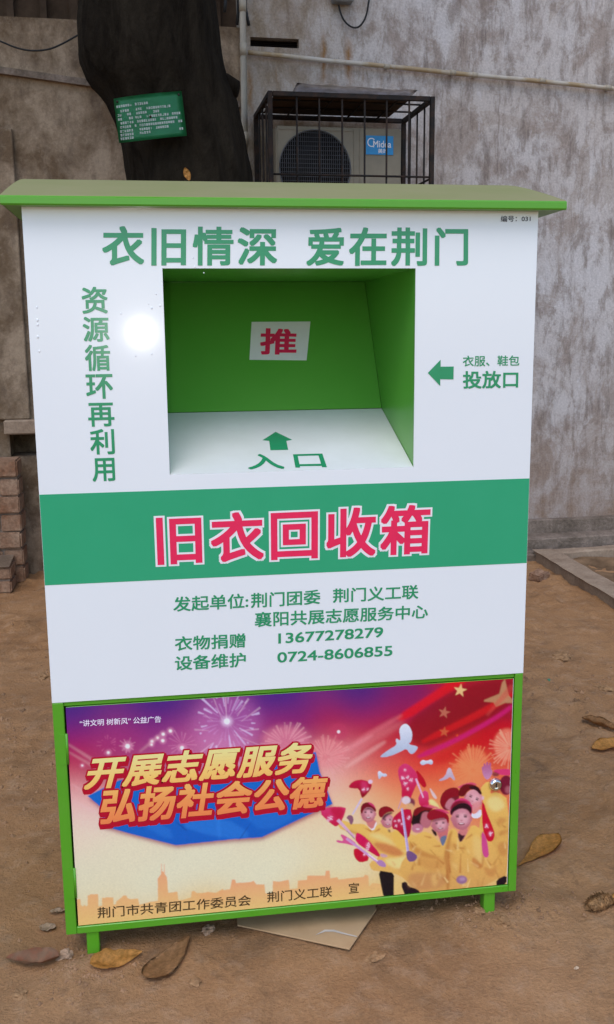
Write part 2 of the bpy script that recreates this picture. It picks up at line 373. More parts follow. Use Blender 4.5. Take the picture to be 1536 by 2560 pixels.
# lower old boundary wall left of the building, with a sloping cement band
ztop = wl_(560, 64).z
nz = [wl_(30, 1143).z, wl_(30, 1082).z]; nxs = [wl_(24, 1100).x, wl_(175, 1100).x]
bm = bmesh.new(); xs = [-7.0, nxs[0], nxs[1], XC - .003]; zs = [-.2, nz[0], nz[1], ztop]
for i in range(3):
    for j in range(3):
        if i == 1 and j == 1: continue
        frect(bm, xs[i], xs[i + 1], zs[j], zs[j + 1], .02)
x0, x1 = nxs; z0, z1 = nz
quad(bm, [(x0, .02, z0), (x0, .27, z0), (x1, .27, z0), (x1, .02, z0)]); quad(bm, [(x0, .02, z1), (x1, .02, z1), (x1, .27, z1), (x0, .27, z1)])
quad(bm, [(x0, .02, z0), (x0, .02, z1), (x0, .27, z1), (x0, .27, z0)]); quad(bm, [(x1, .02, z0), (x1, .27, z0), (x1, .27, z1), (x1, .02, z1)])
quad(bm, [(x0, .27, z0), (x0, .27, z1), (x1, .27, z1), (x1, .27, z0)])
quad(bm, [(-7, .02, ztop), (XC - .003, .02, ztop), (XC - .003, .32, ztop), (-7, .32, ztop)]); quad(bm, [(-7, .32, -.2), (-7, .32, ztop), (XC - .003, .32, ztop), (XC - .003, .32, -.2)])
lw = wobj('boundary_wall', bm, M_PLASTER); tag(lw, 'old brown plastered boundary wall behind the tree trunk', 'wall', kind='structure')
bm = bmesh.new(); a = wl_(-60, 168); b = wl_(600, 262)
slab(bm, [(a.x - 2, -.02, a.z + (a.z - b.z) / (b.x - a.x) * 2 - .018), (b.x, -.02, b.z - .018), (b.x, -.02, b.z + .018), (a.x - 2, -.02, a.z + (a.z - b.z) / (b.x - a.x) * 2 + .018)], Vector((0, -1, 0)), .038)
wobj('cement_band', bm, M_CEMENT, lw)
bm = bmesh.new(); a = wl_(12, 1050); b = wl_(180, 1080); box(bm, (a.x, -.07, b.z), (b.x, .018, a.z + .002), .008)
wobj('lintel', bm, M_COPING, lw)
bm = bmesh.new(); a = wl_(46, 560); b = wl_(46, 1048); box(bm, (a.x - 1.5, -.022, b.z), (a.x, .018, ztop - .6), .006)
wobj('raised_render', bm, M_PLASTER, lw)
# dark rear wall seen over the top of the boundary wall
bm = bmesh.new(); box(bm, (-7, 1.6, -.2), (XC + .5, 1.8, 5.0))
for k in range(26):
    xx = -3.6 + k * .21 + random.uniform(-.03, .03); box(bm, (xx, 1.555, 2.3), (xx + random.uniform(.04, .09), 1.598, 5.0))
o = wobj('shed_wall', bm, M_SHED); tag(o, 'dark brown board wall seen above the boundary wall', 'wall', kind='structure')

# vertical drain pipe on the corner
p1 = wl_(603, -260, .05); p2 = wl_(612, 341, .05)
pr = empty('drain_pipe', W(p2.x, -.05, 0), 'cream vertical drain pipe on the corner of the stained wall', 'pipe')
bm = bmesh.new(); tube(bm, [W(p1.x, -.05, p1.z), W(p2.x, -.05, p2.z), W(p2.x, -.05, 1.2), W(p2.x, -.05, .05)], .0185, 12); obj('pipe_run', bm, M_PIPE, pr)
for k, zz in enumerate((wl_(604, 20).z, wl_(608, 130).z, wl_(612, 350).z)):
    bm = bmesh.new(); xx = p1.x + (p2.x - p1.x) * (p1.z - zz) / (p1.z - p2.z); tube(bm, [W(xx, -.05, zz - .035), W(xx, -.05, zz + .035)], .0208, 12); box(bm, (-.01, -.002, -.012), (.01, .05, .012), 0, 0, WR @ Matrix.Translation((xx, -.05, zz)))
    obj('pipe_collar', bm, M_PIPE, pr)
# nearly horizontal pipe
hp = [(621, 131), (720, 141), (820, 152), (920, 161), (1020, 171), (1125, 182), (1240, 193), (1350, 203), (1450, 213), (1536, 222), (1700, 240)]
pts = [on_wall(u, v, .035) for u, v in hp]
hr = empty('water_pipe', pts[0], 'long pale water pipe sagging across the stained wall above the cage', 'pipe')
bm = bmesh.new(); tube(bm, pts, .0135, 10); obj('pipe_run', bm, M_PIPE2, hr)
for u, v in ((1125, 181), (1180, 187), (1348, 201), (1513, 219), (960, 166)):
    p = on_wall(u, v, .035); q = on_wall(u + 14, v + 1.6, .035); bm = bmesh.new(); tube(bm, [p, q], .0165, 10)
    r = p.lerp(q, .5); tube(bm, [r, r - WALL_N * .034], .008, 6); obj('pipe_coupling', bm, M_PIPE, hr)

# small grey junction box and its cable loop
jb = empty('junction_box', on_wall(850, 5, 0), 'grey junction box with a drooping black cable at wall top', 'junction box')
a = wl_(828, -60); b = wl_(878, 14); bm = bmesh.new(); box(bm, (a.x, -.075, b.z), (b.x, -.002, a.z), .006, 0, WR); obj('housing', bm, M_GREY, jb)
bm = bmesh.new(); box(bm, (a.x - .006, -.083, b.z + .02), (b.x + .006, -.0755, a.z + .003), .003, 0, WR); obj('cover', bm, M_GREY, jb)
lp = [(847, 12), (851, 30), (858, 48), (870, 62), (884, 70), (898, 68), (910, 54), (917, 36), (921, 14), (926, -20), (930, -60)]
bm = bmesh.new(); tube(bm, soften([on_wall(u, v, .03) for u, v in lp]), .0055, 8); obj('cable_loop', bm, M_CABLE, jb)
bm = bmesh.new()
for pth in ([(566, -60), (564, 10), (562, 30)], [(597, -60), (596, 30), (593, 62)], [(612, -60), (614, 20), (619, 45), (623, 64)]):
    tube(bm, [on_wall(u, v, .03) for u, v in pth], .009, 8)
o = obj('cable_bundle', bm, M_CABLE); tag(o, 'black cables hanging beside the top of the drain pipe', 'cable')
bm = bmesh.new(); a = on_wall(-120, 60, .3); tube(bm, soften([on_wall(u, v, .25) for u, v in ((-120, 62), (-40, 90), (0, 102), (40, 120), (80, 128), (125, 124), (160, 108), (205, 82))]), .005, 8)
o = obj('slack_cable', bm, M_CABLE); tag(o, 'thin black cable sagging from the tree trunk toward upper left', 'cable')

# ------------------------------------------------------------------ air conditioner in its iron cage
zc = wl_(1005, 302, .04).z                         # height of the cage top
def hpt(u, v): return WI @ on_z(u, v, zc)
fl, fr = hpt(676, 233), hpt(1087, 249); bl, br = wl_(640, 291, .04), wl_(1005, 302, .04)
yF = (fl.y + fr.y) / 2; yF = max(-.85, yF); yB = -.03
cx0, cx1 = (fl.x + bl.x) / 2, (fr.x + br.x) / 2
zb = zc - .98
cage = empty('security_cage', W((cx0 + cx1) / 2, yB, zb), 'rusty iron bar cage bolted to wall around the air conditioner', 'cage')
def bar(name, p, q, r, sq=False):
    bm = bmesh.new(); p = Vector(p); q = Vector(q)
    if sq: box(bm, [min(p[i], q[i]) - r for i in range(3)], [max(p[i], q[i]) + r for i in range(3)], .002, 0, WR)
    else: tube(bm, [WR @ p, WR @ q], r, 6)
    return obj(name, bm, M_IRON, cage)
R = .0125
for xx in (cx0, cx1):
    for yy in (yF, yB): bar('corner_post', (xx, yy, zb), (xx, yy, zc), R, True)
for zz in (zb, zc):
    for yy in (yF, yB): bar('rail', (cx0 + 2 * R + .002, yy, zz), (cx1 - 2 * R - .002, yy, zz), R, True)
    for xx in (cx0, cx1): bar('rail', (xx, yF + 2 * R + .002, zz), (xx, yB - 2 * R - .002, zz), R, True)
def crossx(u): # front-plane x at a pixel column
    return (WI @ on_plane(u, 330, W(0, yF, 0), WALL_N)).x
for u in (743, 799, 856, 912, 967, 1023): bar('upright_bar', (crossx(u), yF, zb + R), (crossx(u), yF, zc - R), .0055)
for f in (.25, .5, .75): bar('upright_bar', (cx1, yF + (yB - yF) * f, zb + R), (cx1, yF + (yB - yF) * f, zc - R), .0055); bar('upright_bar', (cx0, yF + (yB - yF) * f, zb + R), (cx0, yF + (yB - yF) * f, zc - R), .0055)
zm = (WI @ on_plane(900, 440, W(0, yF, 0), WALL_N)).z
bar('cross_bar', (cx0 + R, yF - .008, zm), (cx1 - R, yF - .008, zm), .006); bar('cross_bar', (cx1 + .008, yF + R, zm), (cx1 + .008, yB - R, zm), .006)
for f in (.2, .4, .6, .8): bar('top_bar', (cx0 + (cx1 - cx0) * f, yF + R, zc), (cx0 + (cx1 - cx0) * f, yB - R, zc), .0055)
for f in (.33, .66): bar('top_bar', (cx0 + R, yF + (yB - yF) * f, zc + .011), (cx1 - R, yF + (yB - yF) * f, zc + .011), .0055)
for f in (.1, .5, .9): bar('floor_bar', (cx0 + (cx1 - cx0) * f, yF + R, zb), (cx0 + (cx1 - cx0) * f, yB - R, zb), .012)
# weathered sheet lying on the cage
bm = bmesh.new(); N = 22; zz0 = zc + R + .003
xa, xb = cx0 + (cx1 - cx0) * .16, cx0 + (cx1 - cx0) * .90
g_ = []
for i in range(N + 1):
    row = []
    for j in range(9):
        t = i / N; s = j / 8; x = xa + (xb - xa) * t; yq = yF - .02 + (yB - yF - .02) * s
        h = .016 * (1 - t) ** 3 + .010 * max(0, 1 - s * 4) + .008 * abs(noise.noise(Vector((x * 3, yq * 4, 1)))) + .010 * abs(noise.noise(Vector((x * 14, yq * 11, 4))))
        row.append(bm.verts.new(W(x, yq, zz0 + .010 + h)))
    g_.append(row)
for i in range(N):
    for j in range(8): bm.faces.new((g_[i][j], g_[i + 1][j], g_[i + 1][j + 1], g_[i][j + 1]))
r = bmesh.ops.solidify(bm, geom=list(bm.faces), thickness=.006)
o = obj('cover_sheet', bm, M_SHEET, smooth=True); tag(o, 'weathered whitish sheet lying on top of the iron cage', 'sheet')
bm = bmesh.new(); box(bm, (cx0 + .04, yF + .03, zz0 + .0005), (cx1 - .10, yB - .02, zz0 + .003), 0, 0, WR); obj('underside_shade_board', bm, M_SHED, o)  # dark board added to put shade under the sheet
# the unit
yA = yF + .20
def acp(u, v): return WI @ on_plane(u, v, W(0, yA, 0), WALL_N)
a = acp(690, 309); b = acp(1004, 322); ax0, ax1, az1 = a.x, b.x, (a.z + b.z) / 2 - .005; az0 = zb + .05
ac = empty('air_conditioner', W((ax0 + ax1) / 2, (yA + yB) / 2, zb + .014), 'cream outdoor air conditioner unit with round grille inside iron cage', 'air conditioner')
bm = bmesh.new(); box(bm, (ax0, yA, az0), (ax1, yB - .06, az1), .008, 0, WR, 2); obj('casing', bm, M_ACW, ac)
fc = acp(788, 421); fR = .5 * (acp(877, 421).x - acp(699, 421).x)
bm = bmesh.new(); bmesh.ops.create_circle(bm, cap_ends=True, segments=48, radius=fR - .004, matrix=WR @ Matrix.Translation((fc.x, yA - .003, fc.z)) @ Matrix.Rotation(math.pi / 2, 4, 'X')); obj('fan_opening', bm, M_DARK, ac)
bm = bmesh.new()
for k in range(-17, 18):
    o1 = fR * k / 17.5; h1 = math.sqrt(fR * fR - o1 * o1); tube(bm, [W(fc.x + o1, yA - .009, fc.z - h1), W(fc.x + o1, yA - .009, fc.z + h1)], .0013, 4)
    if k % 2 == 0: tube(bm, [W(fc.x - h1, yA - .0118, fc.z + o1), W(fc.x + h1, yA - .0118, fc.z + o1)], .0013, 4)
tube(bm, [W(fc.x + fR * math.cos(t), yA - .010, fc.z + fR * math.sin(t)) for t in (2 * math.pi * i / 48 for i in range(49))], .003, 5, cap=False)
obj('fan_grille', bm, M_ACD, ac)
bm = bmesh.new(); s0, s1 = acp(886, 400).x, acp(901, 400).x
for xx in (s0, s1): box(bm, (xx - .003, yA - .004, az0 + .01), (xx + .003, yA - .001, az1 - .01), 0, 0, WR)
box(bm, (ax0 + .02, yA - .004, az1 - .022), (s0 - .006, yA - .001, az1 - .017), 0, 0, WR); obj('panel_seam', bm, M_ACW, ac)
a = acp(915, 339); b = acp(983, 388); bm = bmesh.new(); box(bm, (a.x, yA - .005, b.z), (b.x, yA - .001, a.z), 0, 0, WR); badge = obj('badge', bm, M_ACBLUE, ac)
BADGE = (a, b)
for xx in (ax0 + .1, ax1 - .1): bm = bmesh.new(); box(bm, (xx - .02, yA + .02, zb + .014), (xx + .02, yB - .08, az0), 0, 0, WR); obj('foot', bm, M_IRON, ac)

# ------------------------------------------------------------------ lettering
def text_mesh(s, offset=0.0, res=6, space=1.0):
    c = bpy.data.curves.new('t', 'FONT'); c.body = s; c.space_character = space; c.offset = offset; c.resolution_u = res
    o = bpy.data.objects.new('t', c); COL.objects.link(o)
    dg = bpy.context.evaluated_depsgraph_get(); dg.update()
    me = bpy.data.meshes.new_from_object(o.evaluated_get(dg)); bpy.data.objects.remove(o); bpy.data.curves.remove(c)
    n = len(me.vertices); co = np.empty(n * 3, np.float32); me.vertices.foreach_get('co', co); co = co.reshape(-1, 3)[:, :2].astype(float)
    fs = [tuple(p.vertices) for p in me.polygons]; bpy.data.meshes.remove(me); return co, fs
def bilin(q, s, t):   # q: TL, TR, BR, BL
    return (q[0] * (1 - s) + q[1] * s) * (1 - t) + (q[3] * (1 - s) + q[2] * s) * t
def letters(bm, s, corners, offset=.018, lift=Vector((0, 0, 0)), ref=None, mi=0, shift=Vector((0, 0, 0)), space=1.0):
    """flat letter shapes fitted to the world quad corners (TL, TR, BR, BL); heavier weights are built up from shifted copies of the
    glyphs, each 0.02 mm deeper than the last, so that no two faces share a plane"""
    co, fs = text_mesh(s, space=space)
    lo, hi = (co.min(0) - offset, co.max(0) + offset) if ref is None else ref
    nrm = (corners[1] - corners[0]).cross(corners[3] - corners[0]).normalized()
    if nrm.dot(CAM - corners[0]) < 0: nrm = -nrm
    rings_ = [(1.0, 1)] if offset <= .03 else [(1.0, 2), (.5, 1)]
    offs = [(0, 0)]
    if offset > 0:
        for f_, m_ in rings_:
            for i in range(-m_, m_ + 1):
                for j in range(-m_, m_ + 1):
                    if max(abs(i), abs(j)) == m_: offs.append((offset * f_ * i / m_, offset * f_ * j / m_))
    for n_, (ox, oy) in enumerate(offs):
        vs_ = []
        for x, y in co:
            S = (x + ox - lo[0]) / (hi[0] - lo[0]); T = (hi[1] - y - oy) / (hi[1] - lo[1])
            vs_.append(bm.verts.new(bilin(corners, S, T) + lift + shift - nrm * (.00002 * n_)))
        for f in fs:
            try:
                fc_ = bm.faces.new([vs_[i] for i in f]); fc_.material_index = mi
            except ValueError: pass
    return lo, hi
SX = 1.03504
def S_(pts): return [(x * SX, y * SX) for x, y in pts]
LY = -.0008                                    # lettering stands 0.8 mm proud of the panel
def panel_quad(px, y=0.0): return [on_y(u, v, y) for u, v in px]

# the badge on the air conditioner
a, b = BADGE
bm = bmesh.new(); yb = yA - .0062
def bq(s0, t0, s1, t1): return [W(a.x + (b.x - a.x) * s, yb, a.z + (b.z - a.z) * t) for s, t in ((s0, t0), (s1, t0), (s1, t1), (s0, t1))]
letters(bm, 'Midea', bq(.26, .26, .92, .62), .012); letters(bm, '美的', bq(.44, .68, .78, .92), .012)
cxx, czz, rr = a.x + (b.x - a.x) * .2, a.z + (b.z - a.z) * .36, (a.z - b.z) * .24
ring = [(W(cxx + rr * math.cos(t), yb, czz + rr * math.sin(t)), W(cxx + rr * .78 * math.cos(t), yb, czz + rr * .78 * math.sin(t))) for t in (math.radians(40 + 280 * k / 24) for k in range(25))]
for i in range(24): quad(bm, [ring[i][0], ring[i + 1][0], ring[i + 1][1], ring[i][1]])
obj('badge_lettering', bm, M_LWHITE, badge)

# ------------------------------------------------------------------ the clothes recycling bin
BW, BD = 1.1, .60
Z = lambda Y: TOPZ - Y
bin_ = empty('clothes_bin', (BW / 2, BD / 2, 0), 'white and green steel clothes recycling bin with a push chute', 'recycling bin')
ZB = Z(1.6386)                                   # underside of the cabinet
hX0, hX1, hT, hB = .2785, .8245, Z(.122), Z(.5585)   # chute opening
WPZ = Z(1.0645)                                  # lower edge of the white panel
t = .003
bm = bmesh.new()       # cabinet shell: sides, back, top, bottom, and front border bars
box(bm, (0, .004, ZB), (.003, BD, TOPZ + .02)); box(bm, (BW - .003, .004, ZB), (BW, BD, TOPZ + .02)); box(bm, (.003, BD - .003, ZB), (BW - .003, BD, TOPZ + .02))
box(bm, (.003, .004, TOPZ + .005), (BW - .003, BD - .003, TOPZ + .008)); box(bm, (.003, .03, ZB + .001), (BW - .003, BD - .003, ZB + .004))
obj('cabinet', bm, M_GREEN, bin_)
# front panel plate with the chute opening
bm = bmesh.new()
def plate(bm, xs, zs, y0, y1, hole):
    for (y, flip) in ((y0, False), (y1, True)):
        for i in range(3):
            for j in range(3):
                if i == 1 and j == 1: continue
                p = [(xs[i], y, zs[j]), (xs[i + 1], y, zs[j]), (xs[i + 1], y, zs[j + 1]), (xs[i], y, zs[j + 1])]
                quad(bm, p[::-1] if flip else p)
    X0, X3, Z0, Z3 = xs[0], xs[3], zs[0], zs[3]
    for (p, q) in (((X0, Z0), (X3, Z0)), ((X3, Z0), (X3, Z3)), ((X3, Z3), (X0, Z3)), ((X0, Z3), (X0, Z0)), ((xs[1], zs[2]), (xs[2], zs[2])), ((xs[2], zs[2]), (xs[2], zs[1])), ((xs[2], zs[1]), (xs[1], zs[1])), ((xs[1], zs[1]), (xs[1], zs[2]))):
        quad(bm, [(p[0], y0, p[1]), (p[0], y1, p[1]), (q[0], y1, q[1]), (q[0], y0, q[1])])
plate(bm, [0, hX0, hX1, BW], [WPZ, hB, hT, TOPZ + .004], 0, .0035, True)
bmesh.ops.remove_doubles(bm, verts=bm.verts, dist=1e-5)
fp = obj('front_panel', bm, M_VINYL, bin_)
bm = bmesh.new(); slab(bm, [(0.0005, -.0004, Z(.7935)), (BW - .0005, -.0004, Z(.7935)), (BW - .0005, -.0004, Z(.5930)), (.0005, -.0004, Z(.5930))], (0, -1, 0), .0003); obj('green_band', bm, M_BAND, fp)
# vinyl air bubbles round the flash spot
for u, v, r_ in ((93, 768, 4), (94, 800, 5), (95, 812, 4), (95, 842, 5), (99, 878, 4), (67, 517, 4), (303, 784, 3), (380, 770, 4), (401, 764, 4), (391, 735, 3), (372, 760, 2.5), (488, 668, 4), (483, 645, 3), (380, 885, 3), (340, 890, 3), (510, 682, 2)):
    p = on_y(u, v, 0); bm = bmesh.new(); bmesh.ops.create_uvsphere(bm, u_segments=10, v_segments=6, radius=.001, matrix=Matrix.Translation((p.x, .0001, p.z)) @ Matrix.Diagonal((r_ * .6, r_ * .25, r_ * .75, 1))); obj('vinyl_bubble', bm, M_VINYL, fp, smooth=True)
# headline etc.
bm = bmesh.new()
for s, q in (('衣旧情深', [(256, 565), (694, 567), (693, 664), (256, 664)]), ('爱在荆门', [(768, 568), (1171, 569), (1170.5, 664.5), (766, 666)])):
    bm = bmesh.new(); letters(bm, s, panel_quad(q), .022, Vector((0, LY, 0)), space=1.12); obj('headline_lettering', bm, M_TEXT, fp)
bm = bmesh.new()
for ch, (x0, y0, x1, y1) in zip('资源循环再利用', ((395, 535, 520, 665), (400, 680, 528, 800), (410, 815, 533, 942), (415, 957, 545, 1076), (425, 1095, 552, 1210), (435, 1222, 553, 1345), (445, 1362, 555, 1475))):
    q = [(x0 / 1.932, 440 + y0 / 1.932), (x1 / 1.932, 440 + y0 / 1.932), ((x1 + 2) / 1.932, 440 + y1 / 1.932), ((x0 + 2) / 1.932, 440 + y1 / 1.932)]
    w_ = panel_quad(q); X0 = (w_[0].x + w_[3].x) / 2; X1 = (w_[1].x + w_[2].x) / 2; Z1 = (w_[0].z + w_[1].z) / 2; Z0 = (w_[2].z + w_[3].z) / 2
    letters(bm, ch, [Vector((X0, 0, Z1)), Vector((X1, 0, Z1)), Vector((X1, 0, Z0)), Vector((X0, 0, Z0))], .018, Vector((0, LY, 0)))
obj('slogan_lettering', bm, M_TEXT, fp)
def z4(x, y): return (768 + x / 1.932, 440 + y / 1.932)
bm = bmesh.new()
ar = [on_y(*z4(*p)) + Vector((0, LY, 0)) for p in ((583, 951), (645, 887), (645, 921), (708, 920), (707, 982), (643, 981), (643, 1014))]
bm.faces.new([bm.verts.new(p) for p in ar[::-1]])
obj('arrow_sign', bm, M_TEXT, fp)
bm = bmesh.new()
letters(bm, '衣服、鞋包', panel_quad([z4(752, 868), z4(1027, 866), z4(1025, 916), z4(752, 920)]), .012, Vector((0, LY, 0)))
obj('drop_slot_lettering', bm, M_TEXT, fp); bm = bmesh.new()
letters(bm, '投放口', panel_quad([z4(752, 942), z4(1021, 940), z4(1019, 1024), z4(753, 1028)]), .022, Vector((0, LY, 0)))
obj('drop_slot_lettering', bm, M_TEXT, fp)
bm = bmesh.new(); letters(bm, '编号：031', panel_quad([z4(935, 192), z4(1080, 192), z4(1079, 220), z4(935, 222)]), .012, Vector((0, LY, 0))); obj('number_lettering', bm, M_BLACK, fp)
# red title with white outline on the band
q = panel_quad(S_([(376, 1245), (1041, 1217), (1037, 1337), (381, 1365)]))
bm = bmesh.new(); co, _ = text_mesh('旧衣回收箱', space=1.12); ref = (co.min(0) - .024, co.max(0) + .024)
letters(bm, '旧衣回收箱', q, .058, Vector((0, LY, 0)), ref, space=1.12); tl = obj('title_outline', bm, M_LWHITE, fp)
bm = bmesh.new(); letters(bm, '旧衣回收箱', q, .022, Vector((0, LY * 1.6, 0)), ref, space=1.12); obj('title_lettering', bm, M_RED, fp)
# sponsor lines
def z5(x, y): return (x / 1.932, 1180 + y / 1.932)
def z6(x, y): return (768 + x / 1.932, 1180 + y / 1.932)
bm = bmesh.new()
lines = (('发起单位:', [z5(838, 603), z5(1200, 585), z5(1200, 657), z5(838, 675)]),
         ('荆门团委', [z5(1213, 585), z6(64, 567), z6(64, 637), z5(1213, 657)]),
         ('荆门义工联', [z6(125, 563), z6(538, 543), z6(537, 612), z6(125, 632)]),
         ('襄阳共展志愿服务中心', [z5(1230, 677), z6(585, 640), z6(583, 706), z5(1231, 750)]),
         ('衣物捐赠', [z5(845, 795), z5(1186, 778), z5(1186, 847), z5(846, 864)]),
         ('13677278279', [z5(1345, 779), z6(368, 748), z6(367, 797), z5(1345, 829)]),
         ('设备维护', [z5(845, 890), z5(1188, 871), z5(1188, 940), z5(846, 959)]),
         ('0724-8606855', [z5(1340, 871), z6(413, 838), z6(412, 887), z5(1341, 921)]))
for s, q in lines:
    bm = bmesh.new(); letters(bm, s, panel_quad(q), .016, Vector((0, LY, 0))); obj('sponsor_lettering', bm, M_TEXT, fp)

# chute: ramped white floor, green cheeks and ceiling, slanting push flap
fy, fz = .324, Z(.4500); ty = .535                  # flap foot, flap top
chute = bpy.data.objects.new('chute', None); link(chute, bin_); chute.matrix_parent_inverse = Matrix.Translation(-Vector(bin_.location)); chute.location = (hX0, 0, hB)
e = .0005
bm = bmesh.new()
quad(bm, [(hX1 + e, .0036, hT + e), (hX1 + e, .0036, hB - .002), (hX1 + e, fy, fz - .002), (hX1 + e, ty, hT + e)])
quad(bm, [(hX0 - e, .0036, hB - .002), (hX0 - e, .0036, hT + e), (hX0 - e, ty, hT + e), (hX0 - e, fy, fz - .002)])
quad(bm, [(hX0 - e, .0036, hT + e), (hX1 + e, .0036, hT + e), (hX1 + e, ty, hT + e), (hX0 - e, ty, hT + e)])
obj('chute_lining', bm, M_CHUTE, chute)
bm = bmesh.new(); slab(bm, [(hX0 + .0005, .001, hB), (hX1 - .0005, .001, hB), (hX1 - .0005, fy - .003, fz), (hX0 + .0005, fy - .003, fz)], Vector((0, -.3, 1)).normalized(), .0015); cf = obj('chute_floor', bm, M_CHWHITE, chute)
fn = Vector((0, -(hT - fz), (ty - fy))).normalized()
if fn.y > 0: fn = -fn
FP = Vector((hX0, fy, fz))
bm = bmesh.new(); slab(bm, [FP + Vector((a_, (ty - fy) * f_, (hT - fz) * f_)) for a_, f_ in ((.0003, .004), (hX1 - hX0 - .0003, .004), (hX1 - hX0 - .0003, .9985), (.0003, .9985))], fn, .003); flap = obj('push_flap', bm, M_CHUTE, chute)
pl = [on_plane(u, v, FP, fn) + fn * .0006 for u, v in ((629.5, 805), (776.5, 804), (767, 901), (624, 899.5))]
bm = bmesh.new(); slab(bm, pl, fn, .0005); lab = obj('push_label', bm, M_LWHITE, chute)
qq = [on_plane(u, v, FP, fn) + fn * .0012 for u, v in S_([(630, 793), (719, 795), (716, 857), (628, 857)])]
bm = bmesh.new(); letters(bm, '推', qq, .026); obj('push_lettering', bm, M_RED, chute)
rn = Vector((0, -(fz - hB), fy)).normalized(); RPp = Vector((hX0, .001, hB))
def onramp(x, y): p = on_plane(x, y, RPp, rn); return p + rn * .0009
def z3(x, y): return (x / 1.932, 440 + y / 1.932)
bm = bmesh.new()
bm.faces.new([bm.verts.new(onramp(*z3(*p))) for p in ((1332, 1237), (1268, 1278), (1301, 1281), (1307, 1326), (1393, 1324), (1384, 1281), (1413, 1276))][::-1])
letters(bm, '入', [onramp(*z3(*p)) for p in ((1210, 1345), (1345, 1342), (1378, 1416), (1198, 1418))], .02)
kq = [onramp(*p) for p in S_([(708, 1098), (779, 1096), (790, 1129), (714, 1130)])]
letters(bm, '口', kq, .02)
obj('entry_lettering', bm, M_TEXT, chute)
for o in [c_ for c_ in bpy.data.objects if c_.parent == chute]: o.matrix_parent_inverse = Matrix.Translation(-Vector((hX0, 0, hB)))

# lower front: frame bars, door with poster, hinges, lock
LX, RX, BZ = .0245, 1.0800, Z(1.6205)
TZ = Z(1.0755)
bm = bmesh.new()
box(bm, (0, 0, ZB), (LX, .03, WPZ - .001), .0015); box(bm, (RX, 0, ZB), (BW, .03, WPZ - .001), .0015)
box(bm, (LX + .0005, 0, ZB), (RX - .0005, .03, BZ), .0015); box(bm, (LX + .0005, .004, TZ), (RX - .0005, .03, WPZ - .001), .001)
obj('door_frame', bm, M_GREEN, bin_)
dX0, dX1, dZ0, dZ1 = LX + .0045, RX - .0025, BZ + .0022, TZ - .0022
bm = bmesh.new(); box(bm, (dX0, .0030, dZ0), (dX1, .022, dZ1), .001); door = obj('door', bm, M_GREEN, bin_)
for u0, v0, v1 in ((155, 1836, 1912), (176, 2172, 2246)):
    p = on_y(u0, v0); q = on_y(u0, v1); bm = bmesh.new(); tube(bm, [(LX + .0022, .0015, p.z), (LX + .0022, .0015, q.z)], .0032, 12)
    box(bm, (LX - .016, -.0012, q.z), (LX - .0005, .001, p.z)); obj('hinge', bm, M_GREEN, bin_)
lp_ = on_y(1239, 1961); bm = bmesh.new()
prof = [(.0165, 0), (.0165, .003), (.0135, .0065), (.0125, .0085), (.0095, .0098), (.0075, .0085), (0.0001, .0082)]
rg = []
for r_, h in prof: rg.append([bm.verts.new((lp_.x + r_ * math.cos(a_), .0012 - h, lp_.z + r_ * math.sin(a_))) for a_ in (2 * math.pi * k / 28 for k in range(28))])
for i in range(len(rg) - 1):
    for k in range(28): bm.faces.new((rg[i][k], rg[i][(k + 1) % 28], rg[i + 1][(k + 1) % 28], rg[i + 1][k]))
bmesh.ops.recalc_face_normals(bm, faces=bm.faces)
lock = obj('lock', bm, M_CHROME, bin_, smooth=True)
bm = bmesh.new(); box(bm, (lp_.x - .001, -.0082, lp_.z - .005), (lp_.x + .001, -.0068, lp_.z + .005)); obj('keyway', bm, M_HOLE, lock)

# legs
for X in (.0597, 1.0335):
    for y0 in (.006, BD - .045):
        bm = bmesh.new(); box(bm, (X - .0145, y0, -.03), (X + .0145, y0 + .03, ZB - .0005), .002); obj('leg', bm, M_GREEN, bin_)

# roof: folded sheet with a front fascia, rising to a rounded ridge
rX0, rX1, rF = -.036, 1.150, -.036
zf1, zf0 = Z(-.0172), Z(.0014); zr = Z(-.1035); yr = .335; rb = BD + .106
prof = [(rF + .02, zf0 + .002), (rF + .003, zf0), (rF, zf0 + .003), (rF, zf1 - .003), (rF + .0035, zf1)]
for k in range(0, 13):
    t_ = k / 12; y = rF + .01 + (rb - .01 - (rF + .01)) * t_; s_ = abs(y - yr) / (yr - rF); h = zr - (zr - zf1) * (s_ ** 1.15 if s_ < 1 else s_); prof.append((y, h))
prof += [(rb - .003, zf1), (rb, zf1 - .003), (rb, zf0 + .003), (rb - .003, zf0), (rb - .02, zf0 + .002)]
bm = bmesh.new(); L = [bm.verts.new((rX0, y, z_)) for y, z_ in prof]; Rr = [bm.verts.new((rX1, y, z_)) for y, z_ in prof]
for i in range(len(prof) - 1):
    f = bm.faces.new((L[i], Rr[i], Rr[i + 1], L[i + 1])); f.material_index = 1 if 4 <= i <= 16 else 0
inner = [(y, z_ - .0) for y, z_ in prof[5:18]]
